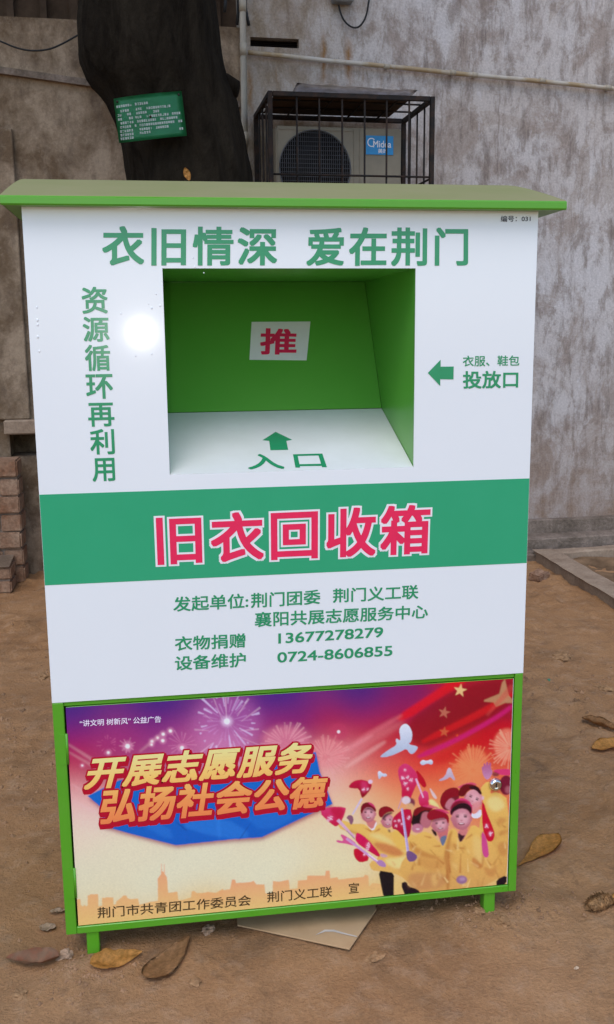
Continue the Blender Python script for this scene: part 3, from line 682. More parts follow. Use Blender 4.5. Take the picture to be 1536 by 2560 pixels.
# underside and gable ends
Lu = [bm.verts.new((rX0 + .0, y, min(z_, 9) - .004)) for y, z_ in inner]; Ru = [bm.verts.new((rX1, y, z_ - .004)) for y, z_ in inner]
for i in range(len(inner) - 1): bm.faces.new((Lu[i], Lu[i + 1], Ru[i + 1], Ru[i]))
bmesh.ops.recalc_face_normals(bm, faces=bm.faces)
roof = obj('roof', bm, None, bin_, mats=[M_GREEN, M_ROOFTOP])
bm = bmesh.new()
for xx, s_ in ((rX0, 1), (rX1, -1)):
    low = [(xx + s_ * .001, y, zf0 + .002) for y, _ in inner]; hi_ = [(xx + s_ * .001, y, z_ - .0045) for y, z_ in inner]
    for i in range(len(inner) - 1): quad(bm, [low[i], low[i + 1], hi_[i + 1], hi_[i]])
box(bm, (rX0 + .004, rF + .004, zf0 + .0005), (rX1 - .004, -.0005, zf0 + .0025)); box(bm, (rX0 + .004, BD, zf0 + .0005), (rX1 - .004, rb - .004, zf0 + .0025))
box(bm, (rX0 + .004, .0, zf0 + .0005), (-.0005, BD, zf0 + .0025)); box(bm, (BW + .0005, 0, zf0 + .0005), (rX1 - .004, BD, zf0 + .0025))
obj('roof_soffit', bm, M_GREEN, bin_)

# ------------------------------------------------------------------ printed poster on the door
p_tl, p_tr, p_br, p_bl = [on_y(u, v) for u, v in ((164.6, 1770), (1284.6, 1696), (1270, 2213.5), (194, 2316))]
PX0, PX1 = (p_tl.x + p_bl.x) / 2 + .001, (p_tr.x + p_br.x) / 2 - .001
PZ1, PZ0 = (p_tl.z + p_tr.z) / 2 - .0005, (p_bl.z + p_br.z) / 2 + .0015
PY = .0022                                        # poster sheet, just proud of the door skin
NXQ, NZQ = 720, 372
SSX, SSZ = NXQ * 2, NZQ * 2
def pix(u, v):                                    # photo pixel -> raster coordinates of the artwork (x right, y down)
    p = on_y(u, v, PY); return ((p.x - PX0) / (PX1 - PX0) * SSX, (PZ1 - p.z) / (PZ1 - PZ0) * SSZ)
UX = SSX / 1100.0                                 # one photo pixel in raster units, about
def L3(c): return np.maximum(np.array(lin(c)) * 1.10 - .014, .002)
def zA(p): return (780 + p[0] / 4.6375, 1880 + p[1] / 4.6375)
def zB(p): return (1020 + p[0] / 5.3, 1880 + p[1] / 5.3)
def zC(p): return (880 + p[0] / 3.533, 1690 + p[1] / 3.533)
def zD(p): return (500 + p[0] / 3.71, 1700 + p[1] / 3.71)
def zE(p): return (150 + p[0] / 3.62, 1700 + p[1] / 3.62)
def zF(p): return (150 + p[0] / 3.62, 2000 + p[1] / 3.62)
def zG(p): return (500 + p[0] / 2.968, 2000 + p[1] / 2.968)
ctrl = [((170, 1775), (72, 48, 128)), ((400, 1765), (70, 45, 125)), ((700, 1740), (70, 45, 128)), ((900, 1725), (72, 45, 122)), ((1040, 1712), (120, 40, 100)), ((1120, 1705), (185, 35, 50)), ((1270, 1700), (165, 35, 50)),
        ((170, 1830), (120, 42, 118)), ((400, 1820), (128, 44, 120)), ((600, 1800), (120, 45, 130)), ((750, 1800), (125, 42, 112)), ((900, 1775), (115, 42, 110)), ((1000, 1760), (140, 38, 95)), ((1200, 1780), (150, 28, 42)), ((1275, 1770), (150, 35, 60)),
        ((175, 1880), (180, 40, 85)), ((300, 1860), (165, 55, 115)), ((450, 1850), (185, 85, 140)), ((560, 1860), (205, 130, 165)), ((700, 1830), (165, 50, 105)), ((820, 1810), (175, 38, 75)), ((900, 1820), (185, 40, 70)), ((1000, 1820), (190, 35, 55)), ((1100, 1820), (165, 28, 42)), ((1250, 1830), (195, 32, 50)),
        ((185, 1930), (190, 62, 88)), ((240, 1930), (170, 50, 85)), ((850, 1850), (205, 85, 105)), ((950, 1865), (195, 60, 75)), ((1050, 1880), (205, 42, 58)), ((1200, 1870), (205, 38, 45)), ((1270, 1890), (215, 70, 60)),
        ((182, 1960), (225, 150, 150)), ((240, 1990), (225, 160, 155)), ((840, 1890), (222, 150, 150)), ((880, 1905), (215, 120, 120)), ((960, 1900), (220, 90, 80)), ((1060, 1910), (222, 60, 55)), ((1140, 1900), (220, 60, 48)), ((1200, 1930), (225, 110, 75)),
        ((185, 2010), (235, 190, 180)), ((230, 2040), (232, 200, 185)), ((830, 1950), (235, 180, 165)), ((890, 1960), (238, 160, 130)), ((980, 1950), (228, 110, 80)), ((1080, 1950), (226, 95, 70)), ((1150, 1960), (230, 130, 85)), ((860, 2000), (238, 195, 160)), ((930, 1990), (240, 175, 125)), ((1050, 1990), (235, 150, 95)), ((1250, 1990), (225, 120, 80)),
        ((190, 2080), (232, 210, 185)), ((300, 2110), (228, 218, 185)), ((500, 2140), (226, 220, 188)), ((700, 2130), (228, 220, 185)), ((820, 2080), (230, 212, 172)), ((850, 2040), (236, 208, 168)), ((1000, 2080), (235, 190, 130)),
        ((190, 2180), (224, 216, 184)), ((400, 2200), (225, 219, 186)), ((650, 2190), (226, 220, 186)), ((850, 2160), (228, 216, 172)), ((195, 2250), (226, 216, 178)), ((195, 2310), (226, 190, 118)), ((500, 2285), (228, 192, 120)), ((800, 2255), (230, 194, 120)), ((1000, 2235), (230, 192, 118)), ((1265, 2205), (225, 185, 115))]
cp = np.array([pix(*c_[0]) for c_ in ctrl]); cc = np.array([L3(c_[1]) for c_ in ctrl])
yy, xx = np.mgrid[0:SSZ:4, 0:SSX:4]
num = np.zeros(xx.shape + (3,)); den = np.zeros(xx.shape)
for (px_, py_), col in zip(cp, cc):
    d2 = ((xx - px_) * .75) ** 2 + ((yy - py_) * 1.25) ** 2 + 120.0; wgt = 1 / d2 ** 1.9; num += wgt[..., None] * col; den += wgt
small = num / den[..., None]
def blur(a, r):
    if r < .5: return a
    n = int(r * 2.5) + 1; k = np.exp(-.5 * (np.arange(-n, n + 1) / r) ** 2); k /= k.sum()
    for ax in (0, 1):
        pad = [(0, 0)] * a.ndim; pad[ax] = (n, n); b = np.pad(a, pad, mode='edge'); out = np.zeros_like(a)
        for i, kk in enumerate(k):
            sl = [slice(None)] * a.ndim; sl[ax] = slice(i, i + a.shape[ax]); out += kk * b[tuple(sl)]
        a = out
    return a
IMG = np.repeat(np.repeat(blur(small, 9), 4, 0), 4, 1)[:SSZ, :SSX]; IMG = blur(IMG, 5)
def mask(poly, soft=.8):
    p = np.array(poly, float); pad = int(soft * 3) + 3
    x0, y0 = np.floor(p.min(0)).astype(int) - pad; x1, y1 = np.ceil(p.max(0)).astype(int) + pad
    X0, Y0, X1, Y1 = max(0, x0), max(0, y0), min(SSX, x1), min(SSZ, y1)
    if X1 <= X0 or Y1 <= Y0: return None
    gy_, gx_ = np.mgrid[y0:y1, x0:x1]; gx_ = gx_ + .5; gy_ = gy_ + .5; ins = np.zeros(gx_.shape, bool)
    for i in range(len(p)):
        (ax_, ay_), (bx_, by_) = p[i], p[i - 1]
        cnd = (ay_ > gy_) != (by_ > gy_)
        with np.errstate(divide='ignore', invalid='ignore'): ins ^= cnd & (gx_ < (bx_ - ax_) * (gy_ - ay_) / (by_ - ay_ + 1e-12) + ax_)
    m_ = blur(ins.astype(float), soft)
    return m_[Y0 - y0:Y1 - y0, X0 - x0:X1 - x0], (X0, Y0, X1, Y1)
def paint(poly, col, alpha=1.0, soft=.8, col2=None):
    """fill polygon (raster coordinates); col2 = colour at its lower end"""
    r_ = mask(poly, soft)
    if r_ is None: return
    m_, (X0, Y0, X1, Y1) = r_; c1 = L3(col); c_ = c1
    if col2 is not None:
        p = np.array(poly); t_ = np.clip((np.arange(Y0, Y1) - p[:, 1].min()) / max(1, np.ptp(p[:, 1])), 0, 1)[:, None, None]; c_ = c1 * (1 - t_) + L3(col2) * t_
    IMG[Y0:Y1, X0:X1] = IMG[Y0:Y1, X0:X1] * (1 - alpha * m_[..., None]) + c_ * alpha * m_[..., None]
def P(fn_, pts): return [pix(*fn_(p)) for p in pts]
def smoothp(pts, it=2):
    for _ in range(it):
        q = []
        for i in range(len(pts)):
            a_ = np.array(pts[i]); b_ = np.array(pts[(i + 1) % len(pts)]); q += [tuple(a_ * .75 + b_ * .25), tuple(a_ * .25 + b_ * .75)]
        pts = q
    return pts
def fill(fn_, pts, col, alpha=1.0, soft=.8, col2=None, smooth=1): paint(smoothp(P(fn_, pts), smooth), col, alpha, soft, col2)
def ell(fn_, cx, cy, rx, ry, col, alpha=1.0, soft=.8, rot=0.0, col2=None):
    c_, s_ = math.cos(rot), math.sin(rot)
    paint(P(fn_, [(cx + rx * math.cos(t_) * c_ - ry * math.sin(t_) * s_, cy + rx * math.cos(t_) * s_ + ry * math.sin(t_) * c_) for t_ in (2 * math.pi * k / 28 for k in range(28))]), col, alpha, soft, col2)
def stroke(fn_, a_, b_, w0, w1, col, alpha=1.0, soft=.8):
    a_ = np.array(a_, float); b_ = np.array(b_, float); d = b_ - a_; n_ = np.array((-d[1], d[0])) / (np.linalg.norm(d) + 1e-9)
    paint(P(fn_, [a_ + n_ * w0 / 2, b_ + n_ * w1 / 2, b_ - n_ * w1 / 2, a_ - n_ * w0 / 2]), col, alpha, soft)
idf = lambda p: p
# sweeping folds of the flag, upper right
for pts, col, al, sf in (([(1000, 1815), (1120, 1725), (1285, 1690), (1285, 1760), (1150, 1830), (1050, 1880)], (140, 26, 42), .75, 9), ([(985, 1795), (1085, 1730), (1130, 1700), (1180, 1698), (1100, 1745), (1010, 1806)], (222, 34, 44), .85, 4),
                         ([(1050, 1850), (1200, 1775), (1285, 1725), (1285, 1742), (1210, 1790), (1060, 1862)], (212, 38, 44), .8, 4), ([(1040, 1888), (1140, 1845), (1230, 1795), (1285, 1757), (1285, 1770), (1235, 1805), (1140, 1858), (1050, 1898)], (205, 40, 110), .85, 3),
                         ([(1070, 1900), (1170, 1850), (1285, 1790), (1285, 1840), (1180, 1880), (1100, 1915)], (205, 30, 42), .5, 8), ([(885, 1850), (1000, 1785), (1010, 1792), (890, 1862)], (220, 110, 120), .5, 4), ([(830, 1880), (1000, 1800), (1015, 1812), (840, 1915)], (230, 140, 140), .35, 8),
                         ([(860, 1915), (960, 1850), (968, 1858), (865, 1925)], (240, 190, 180), .4, 4), ([(845, 1880), (930, 1835), (934, 1842), (850, 1890)], (235, 150, 155), .45, 4)):
    fill(idf, pts, col, al, sf)
def star(fn_, cx, cy, r_, col, al, rot=0.0, sx=1.0):
    paint(P(fn_, [(cx + sx * (r_ if k % 2 == 0 else r_ * .40) * math.sin(rot + math.pi * k / 5), cy - (r_ if k % 2 == 0 else r_ * .40) * math.cos(rot + math.pi * k / 5)) for k in range(10)]), col, al, 1.2)
star(zC, 955, 130, 62, (238, 192, 130), .95, .15); star(zC, 815, 325, 56, (195, 112, 90), .85, .2); star(zC, 815, 495, 48, (205, 98, 66), .85, .1); star(zC, 928, 526, 16, (222, 85, 45), .8)
fill(zC, [(1325, 60), (1350, 30), (1385, 175), (1420, 215), (1420, 240), (1350, 240), (1270, 275), (1250, 235), (1165, 228), (1165, 215), (1300, 160)], (190, 138, 100), .9, 1.5, smooth=0)
stroke(zC, (1190, 350), (1420, 90), 22, 60, (205, 75, 70), .5, 3)
# fireworks
def burst(fn_, cx, cy, r0, r1, n, col, al, seed, w_=6):
    rg_ = random.Random(seed)
    for k in range(n):
        t_ = 2 * math.pi * (k + rg_.uniform(-.3, .3)) / n; a0 = r0 * rg_.uniform(.6, 1.6); a1 = r1 * rg_.uniform(.7, 1.1)
        stroke(fn_, (cx + a0 * math.cos(t_), cy + a0 * math.sin(t_)), (cx + a1 * math.cos(t_), cy + a1 * math.sin(t_)), w_ * .4, w_ * rg_.uniform(.6, 1.3), col, al * rg_.uniform(.5, 1), 1.1)
ell(idf, 568, 1810, 85, 75, (205, 120, 180), .35, 18); burst(idf, 568, 1804, 20, 62, 22, (205, 150, 205), .55, 1, 4); burst(idf, 568, 1804, 46, 84, 26, (225, 205, 240), .7, 2, 5.5); burst(idf, 568, 1830, 30, 95, 12, (240, 205, 220), .4, 3, 4)
ell(idf, 568, 1804, 14, 13, (240, 215, 240), .6, 5); ell(idf, 568, 1804, 7, 7, (255, 248, 255), 1, 1.5)
ell(idf, 715, 1850, 58, 34, (222, 130, 150), .75, 10); burst(idf, 715, 1862, 18, 62, 34, (238, 175, 180), .5, 4, 4)
ell(idf, 815, 1882, 52, 36, (228, 130, 135), .65, 8); burst(idf, 815, 1895, 8, 58, 38, (240, 170, 165), .45, 5, 4)
ell(idf, 847, 1830, 24, 22, (195, 65, 100), .5, 5); ell(idf, 847, 1830, 4, 4, (255, 225, 230), 1, 1.2)
ell(idf, 1183, 1905, 36, 36, (232, 125, 85), .8, 4); burst(idf, 1183, 1925, 6, 62, 44, (240, 160, 110), .5, 6, 4); ell(idf, 1172, 1935, 48, 36, (235, 140, 90), .6, 6)
ell(idf, 1268, 1862, 34, 40, (235, 130, 105), .8, 4); burst(idf, 1275, 1870, 6, 52, 34, (245, 185, 150), .55, 7, 4)
for x_, y_, r_ in ((320, 1866, 6), (272, 1882, 3.5), (207, 1914, 2.5), (409, 1836, 4), (395, 1845, 3), (408, 1852, 4), (381, 1854, 3.5), (427, 1828, 4), (380, 1862, 3), (456, 1870, 5)):
    ell(idf, x_, y_, r_ * 2.2, r_ * 2.2, (235, 160, 190), .45, 3); ell(idf, x_, y_, r_, r_, (255, 236, 232), .95, 1.2)
burst(idf, 320, 1866, 5, 22, 10, (240, 170, 190), .5, 8, 3); burst(idf, 270, 1862, 14, 26, 16, (225, 120, 160), .5, 9, 3); burst(idf, 456, 1862, 8, 40, 16, (230, 160, 190), .4, 10, 3)
for a_, b_ in (((170, 1860), (240, 1905)), ((172, 1880), (260, 1930)), ((180, 1960), (260, 2010)), ((180, 2000), (240, 2030)), ((350, 1880), (400, 1840))): stroke(idf, a_, b_, 3, 9, (240, 190, 190), .3, 3)
# blue shield behind the slogan with its soft red rim
shield = [(220, 1990), (300, 1950), (560, 1930), (790, 1880), (800, 1930), (832, 2010), (795, 2026), (655, 2093), (580, 2098), (441, 2113), (330, 2085), (252, 2063), (262, 2025)]
fill(idf, [(x_ + 2, y_ + 7) for x_, y_ in shield], (150, 50, 90), .75, 6, smooth=0); fill(idf, shield, (4, 108, 192), 1, 1.0, (0, 96, 188), smooth=0)
for pts, al in (([(430, 2060), (560, 2040), (640, 2092), (560, 2098)], .35), ([(600, 2030), (760, 2030), (660, 2085)], .2), ([(540, 2000), (548, 2000), (553, 2098), (546, 2098)], .35), ([(330, 2050), (420, 2060), (440, 2108)], .25)): fill(idf, pts, (60, 140, 225), al, 4)
for pts in ([(430, 2045), (470, 2075), (466, 2078)], [(640, 2040), (600, 2100), (596, 2100)]): fill(idf, pts, (5, 50, 120), .5, 1.5)
# skyline
sk1 = [(150, 900), (188, 893), (192, 945), (210, 962), (228, 945), (240, 962), (255, 950), (255, 862), (270, 862), (275, 852), (350, 850), (352, 960), (385, 955), (385, 880), (410, 885), (420, 878), (485, 880), (488, 945), (510, 940), (515, 915), (560, 880), (575, 862), (605, 862), (615, 885), (640, 895), (710, 890), (722, 945), (820, 920), (890, 910), (888, 710), (918, 668), (922, 650), (930, 640), (945, 655), (972, 700), (982, 838), (1065, 828), (1075, 905), (1120, 900), (1190, 880), (1195, 825), (1215, 820), (1240, 840), (1330, 838), (1410, 840), (1480, 800), (1484, 1050), (150, 1150)]
sk2 = [(0, 700), (60, 680), (140, 690), (145, 672), (225, 660), (240, 588), (262, 590), (270, 615), (375, 608), (400, 598), (420, 625), (480, 625), (487, 690), (540, 690), (543, 600), (590, 605), (660, 590), (668, 660), (725, 655), (728, 598), (795, 590), (798, 560), (930, 560), (935, 525), (962, 522), (968, 580), (1020, 572), (1030, 590), (1120, 578), (1215, 570), (1225, 552), (1250, 560), (1255, 640), (1280, 615), (1345, 622), (1360, 705), (0, 860)]
for fn_, sk in ((zF, sk1), (zG, sk2)): paint(P(fn_, sk), (234, 160, 116), .95, 1.0, (230, 192, 118))
for x_ in (922, 948): stroke(zF, (x_, 575), (x_, 660), 5, 8, (236, 150, 110), .7, 1)
# doves
def dove(fn_, pts, col=(222, 225, 236), sh=(170, 182, 205)): fill(fn_, pts, col, 1, .9, sh, smooth=1)
dove(zC, [(415, 480), (440, 435), (480, 420), (515, 455), (535, 510), (525, 580), (495, 605), (575, 620), (582, 640), (545, 688), (512, 690), (482, 640), (430, 670), (330, 712), (255, 720), (250, 708), (320, 655), (400, 610), (383, 565), (397, 552), (425, 575), (428, 540)])
dove(zC, [(598, 768), (622, 740), (660, 752), (700, 736), (718, 760), (705, 787), (668, 772), (620, 792)]); dove(zC, [(228, 845), (250, 838), (268, 862), (305, 863), (313, 882), (285, 892), (265, 882), (240, 918), (232, 890)])
dove(zC, [(762, 922), (825, 885), (845, 815), (872, 812), (888, 860), (915, 918), (895, 922), (868, 888), (838, 912), (780, 930)], (205, 190, 205), (185, 160, 180))
def face(fn_, cx, cy, rx, ry, rot=0.0, col=(206, 132, 142), lo=(186, 106, 116)):
    ell(fn_, cx, cy, rx, ry, col, 1, 1.2, rot, lo); ell(fn_, cx + rx * .1, cy + ry * .05, rx * .6, ry * .55, (232, 178, 184), .7, 5, rot)
    c_, s_ = math.cos(rot), math.sin(rot)
    for x_ in (-.98, .98): ell(fn_, cx + x_ * rx * c_, cy + x_ * rx * s_ + ry * .05, rx * .12, ry * .2, (196, 116, 124), .9, 1.2, rot)
    ell(fn_, cx - rx * .62 * c_, cy + ry * .3, rx * .3, ry * .5, (172, 92, 104), .4, 4, rot)
    def q(x_, y_): return cx + x_ * rx * c_ - y_ * ry * s_, cy + x_ * rx * s_ + y_ * ry * c_
    for x_ in (-.40, .40): ell(fn_, *q(x_, -.15), rx * .17, ry * .06, (60, 28, 44), 1, 1.0, rot); ell(fn_, *q(x_, -.29), rx * .20, ry * .04, (86, 44, 56), .85, 1.0, rot)
    ell(fn_, *q(0, .18), rx * .13, ry * .08, (176, 92, 104), .6, 1.5, rot); ell(fn_, *q(0, .48), rx * .34, ry * .11, (126, 34, 50), .95, 1.2, rot); ell(fn_, *q(0, .45), rx * .24, ry * .045, (244, 220, 222), .9, 1, rot)
# the crowd: yellow jackets, red caps, red pennants
YJ, YL, YD = (232, 186, 98), (240, 212, 140), (196, 126, 72)
RD, RK, PK = (196, 34, 70), (140, 22, 44), (214, 62, 112)
fill(zB, [(940, 500), (1060, 370), (1110, 470), (1080, 560), (1180, 520), (1345, 640), (1330, 1630), (1160, 1680), (900, 1500), (950, 900), (1010, 640)], YJ, 1, 1, (214, 160, 88))
ell(zB, 1300, 440, 90, 130, (120, 36, 56), 1, 1.5); ell(zB, 1325, 500, 40, 50, (176, 100, 110), .8, 3); fill(zB, [(1110, 245), (1230, 225), (1360, 225), (1365, 305), (1290, 310), (1200, 300)], PK, 1, 1); fill(zB, [(1120, 255), (1220, 290), (1180, 330), (1110, 320)], (110, 40, 60), .8, 2)
fill(zB, [(975, 215), (985, 190), (1000, 200), (1005, 150), (1022, 150), (1030, 195), (1040, 130), (1060, 135), (1062, 190), (1085, 135), (1100, 150), (1095, 220), (1125, 260), (1085, 350), (1035, 372), (990, 300)], (176, 84, 128), 1, 1, (200, 140, 175), smooth=1)
for pts in ([(1180, 860), (1330, 880), (1250, 960), (1180, 970)], [(1180, 1050), (1330, 1020), (1330, 1070), (1220, 1120)], [(1180, 1200), (1330, 1180), (1300, 1400), (1200, 1350)]): fill(zB, pts, YD, .6, 4)
fill(zB, [(1030, 650), (1120, 580), (1220, 600), (1300, 720), (1180, 800), (1080, 760)], YL, .8, 5)
# rear heads
fill(zB, [(420, 640), (470, 520), (580, 470), (670, 480), (690, 600), (600, 760), (500, 780), (450, 740)], (122, 40, 52), 1, 1); ell(zB, 560, 690, 72, 80, (196, 120, 132), 1, 2); fill(zB, [(420, 640), (470, 520), (580, 468), (670, 482), (690, 585), (600, 590), (520, 640), (475, 740), (440, 720)], RK, 1, 1)
fill(zB, [(640, 470), (760, 415), (860, 400), (930, 440), (800, 440), (700, 480)], PK, .9, 1.5)
face(zB, 862, 630, 116, 138, .42, (224, 158, 166), (206, 128, 136)); fill(zB, [(660, 560), (700, 450), (800, 418), (920, 450), (980, 540), (960, 570), (890, 490), (800, 505), (745, 590), (690, 590)], (110, 22, 38), 1, 1)
fill(zB, [(800, 450), (920, 450), (980, 540), (965, 575), (900, 500), (820, 490)], (40, 22, 40), .9, 2); ell(zB, 990, 610, 16, 26, (226, 186, 200), .9, 2)
fill(zB, [(835, 800), (880, 830), (965, 740), (978, 850), (900, 885), (840, 860)], (226, 222, 236), 1, 1); fill(zB, [(820, 690), (960, 640), (970, 740), (900, 820), (850, 800)], (222, 140, 140), .8, 3)
# left two people and their arms
fill(zA, [(330, 790), (400, 800), (470, 835), (560, 830), (620, 840), (700, 915), (760, 840), (830, 830), (900, 940), (1000, 900), (1300, 1000), (1500, 1100), (1500, 1700), (1250, 1640), (1100, 1480), (950, 1400), (780, 1380), (690, 1370), (660, 1280), (780, 1230), (740, 1110), (600, 980), (430, 920), (300, 880)], YJ, 1, 1, (222, 172, 100))
fill(zA, [(700, 1040), (900, 1060), (1080, 1160), (1020, 1215), (860, 1180), (740, 1110)], (198, 110, 72), .75, 4); fill(zA, [(640, 960), (760, 930), (900, 1010), (1000, 1100), (900, 1060), (760, 1010)], YL, .7, 5); fill(zA, [(330, 880), (460, 900), (640, 990), (740, 1100), (600, 1000), (430, 930)], (190, 140, 70), .7, 3)
fill(zA, [(915, 910), (1050, 900), (1150, 960), (1080, 1150), (960, 1080)], (236, 184, 92), .9, 3); fill(zA, [(840, 1230), (1000, 1230), (1200, 1160), (1400, 1120), (1500, 1150), (1500, 1300), (1200, 1390), (1000, 1360), (860, 1300)], YL, .9, 4); fill(zA, [(960, 1330), (1200, 1390), (1400, 1330), (1500, 1330), (1500, 1450), (1250, 1400), (1050, 1400)], YD, .5, 5)
for a_, b_ in (((620, 880), (690, 920)), ((720, 930), (790, 890)), ((1160, 1020), (1250, 1100)), ((1350, 1080), (1470, 1100)), ((1300, 960), (1380, 1000)), ((1380, 1180), (1460, 1260))): stroke(zA, a_, b_, 6, 22, (180, 96, 50), .8, 2)
fill(zA, [(770, 1370), (860, 1385), (955, 1400), (948, 1530), (950, 1700), (835, 1700), (800, 1540)], (38, 36, 40), 1, 1, smooth=1); fill(zA, [(1025, 1520), (1095, 1495), (1120, 1560), (1230, 1580), (1260, 1680), (1090, 1690)], (40, 36, 42), 1, 1, smooth=1)
fill(zA, [(620, 790), (745, 780), (740, 850), (705, 915), (650, 860)], (206, 122, 118), 1, 1.2); fill(zA, [(640, 850), (705, 905), (745, 800), (755, 830), (710, 925)], (236, 226, 230), .9, 1)
face(zA, 655, 715, 84, 100); fill(zA, [(560, 700), (572, 610), (640, 576), (710, 602), (748, 670), (738, 700), (700, 650), (640, 636), (598, 670), (582, 720)], (122, 26, 44), 1, 1); fill(zA, [(640, 574), (712, 598), (748, 665), (722, 640), (660, 600)], PK, .9, 1.2); fill(zA, [(590, 680), (640, 642), (700, 652), (735, 700), (690, 672), (640, 664)], (52, 30, 44), .8, 2)
face(zA, 878, 800, 74, 82); fill(zA, [(768, 730), (778, 655), (850, 622), (922, 645), (965, 695), (910, 690), (850, 712), (805, 770)], RK, 1, 1); fill(zA, [(810, 760), (855, 708), (930, 690), (940, 712), (870, 738), (825, 800)], (56, 30, 44), .85, 2); fill(zA, [(880, 890), (915, 905), (905, 940), (885, 920)], (60, 40, 40), .8, 2)
fill(zA, [(398, 765), (425, 728), (470, 735), (488, 790), (460, 850), (440, 830), (430, 790)], (140, 92, 112), 1, 1)
# pennants
def blot(fn_, *pts):
    rb_ = random.Random(int(pts[0][0]))
    for x_, y_, r_ in pts:
        ell(fn_, x_, y_, r_ * .8, r_, (232, 130, 170), .5, 3)
        for k in range(5):
            t_ = rb_.uniform(0, 3.1); ox, oy = rb_.uniform(-.5, .5) * r_, rb_.uniform(-.6, .6) * r_; l_ = r_ * rb_.uniform(.4, .8)
            stroke(fn_, (x_ + ox - l_ * math.cos(t_), y_ + oy - l_ * math.sin(t_)), (x_ + ox + l_ * math.cos(t_), y_ + oy + l_ * math.sin(t_)), r_ * .28, r_ * .18, (246, 206, 220), .9, 1.0)
stroke(zA, (470, 725), (580, 540), 18, 22, (206, 190, 214), 1, 1); fill(zA, [(415, 410), (470, 342), (560, 316), (650, 338), (700, 372), (680, 440), (600, 530), (575, 530), (548, 425), (480, 425)], RD, 1, 1, RK); fill(zA, [(560, 330), (650, 350), (640, 440), (590, 480)], PK, .7, 4); ell(zA, 678, 345, 26, 24, (236, 196, 214), 1, 1.2); blot(zA, (600, 440, 22), (648, 430, 18))
stroke(zA, (1060, 490), (1000, 660), 16, 14, (200, 150, 170), .9, 1)
fill(zA, [(1200, 190), (1290, 290), (1335, 385), (1300, 425), (1220, 330)], (190, 26, 50), 1, 1); fill(zA, [(995, 190), (1065, 130), (1130, 150), (1215, 240), (1235, 330), (1170, 470), (1130, 590), (1040, 545), (1040, 400), (1005, 300)], PK, 1, 1, RD); fill(zA, [(1040, 420), (1160, 420), (1120, 590), (1050, 560)], RD, .7, 3); blot(zA, (1080, 210, 18), (1050, 300, 26), (1110, 290, 22), (1150, 330, 26), (1085, 370, 26), (1110, 430, 18))
ell(zA, 1150, 590, 45, 55, (130, 60, 76), 1, 2); ell(zA, 1092, 560, 50, 46, (222, 200, 205), 1, 1.5); fill(zA, [(1080, 600), (1170, 590), (1190, 660), (1100, 690)], (222, 170, 120), .9, 2)
fill(zA, [(1225, 500), (1340, 425), (1365, 600), (1330, 640), (1250, 640)], (222, 70, 124), 1, 1, RD); stroke(zA, (1205, 310), (1292, 530), 22, 16, (226, 176, 206), 1, 1); fill(zA, [(1345, 560), (1400, 540), (1484, 640), (1480, 700), (1380, 620)], YL, 1, 2); fill(zA, [(1350, 390), (1450, 520), (1440, 550), (1400, 520)], (220, 200, 200), .9, 1.2)
fill(zA, [(930, 770), (1000, 700), (1080, 655), (1170, 670), (1145, 965), (1090, 1010), (1040, 960), (985, 900), (925, 890)], RD, 1, 1, (170, 26, 60)); blot(zA, (1010, 800, 22), (975, 850, 18), (1120, 760, 24), (960, 800, 14), (1040, 840, 16))
fill(zA, [(65, 685), (210, 632), (390, 638), (395, 670), (360, 775), (300, 862), (250, 860)], PK, 1, 1, RD); fill(zA, [(180, 640), (390, 640), (350, 780), (290, 780)], (190, 28, 62), .75, 4); blot(zA, (215, 765, 32), (190, 790, 18)); stroke(zA, (300, 785), (495, 990), 40, 22, (216, 170, 196), 1, 1); stroke(zA, (400, 910), (500, 1010), 6, 10, (60, 40, 50), .7, 1.2)
fill(zA, [(280, 1015), (375, 1035), (330, 965), (345, 948), (430, 995), (520, 1060), (490, 1090), (390, 1060), (290, 1050)], (214, 90, 140), 1, 1, smooth=1)
fill(zA, [(490, 1110), (600, 1130), (680, 1250), (560, 1285), (505, 1240), (480, 1170)], (196, 26, 58), 1, 1); fill(zA, [(505, 960), (530, 925), (640, 1000), (795, 1180), (780, 1225), (660, 1150), (505, 1045)], (212, 36, 92), 1, 1, RD); blot(zA, (650, 1080, 32), (640, 1120, 24), (610, 1190, 18)); stroke(zA, (400, 1000), (800, 1300), 30, 26, (206, 150, 196), 1, 1); stroke(zA, (650, 1180), (780, 1275), 10, 12, (240, 226, 240), .9, 1)
fill(zA, [(740, 1275), (800, 1240), (855, 1290), (862, 1335), (790, 1325)], (176, 128, 176), 1, 1); fill(zA, [(790, 1170), (870, 1190), (880, 1215), (800, 1220)], (196, 150, 180), .8, 1.5)
# middle heads and jackets
fill(zB, [(60, 1130), (200, 1040), (330, 1090), (440, 1230), (560, 1010), (640, 1020), (700, 1200), (800, 1060), (850, 950), (1000, 1040), (1200, 1340), (1200, 1780), (160, 1900), (40, 1760), (-90, 1640), (-110, 1500), (10, 1330), (0, 1230)], (232, 184, 98), 1, 1.6, (214, 160, 92))
fill(zB, [(540, 1080), (600, 1020), (560, 1180), (540, 1400), (560, 1620), (540, 1850), (510, 1850), (500, 1500), (470, 1380), (505, 1220)], (172, 98, 52), .6, 3)
fill(zB, [(0, 1180), (110, 1250), (240, 1330), (420, 1390), (400, 1420), (200, 1390), (30, 1310)], (184, 112, 60), .6, 3.5)
fill(zB, [(990, 1050), (1010, 1300), (1000, 1500), (975, 1500), (985, 1250), (960, 1080)], (176, 100, 56), .7, 3)
fill(zB, [(40, 960), (60, 830), (100, 750), (200, 718), (330, 745), (260, 830), (200, 1040), (100, 1000)], (58, 26, 36), 1, 1.2); ell(zB, 240, 900, 80, 110, (186, 108, 118), 1, 2); ell(zB, 125, 1010, 80, 62, (196, 120, 140), 1, 2); ell(zB, 130, 1020, 26, 9, (240, 214, 220), .8, 1.2)
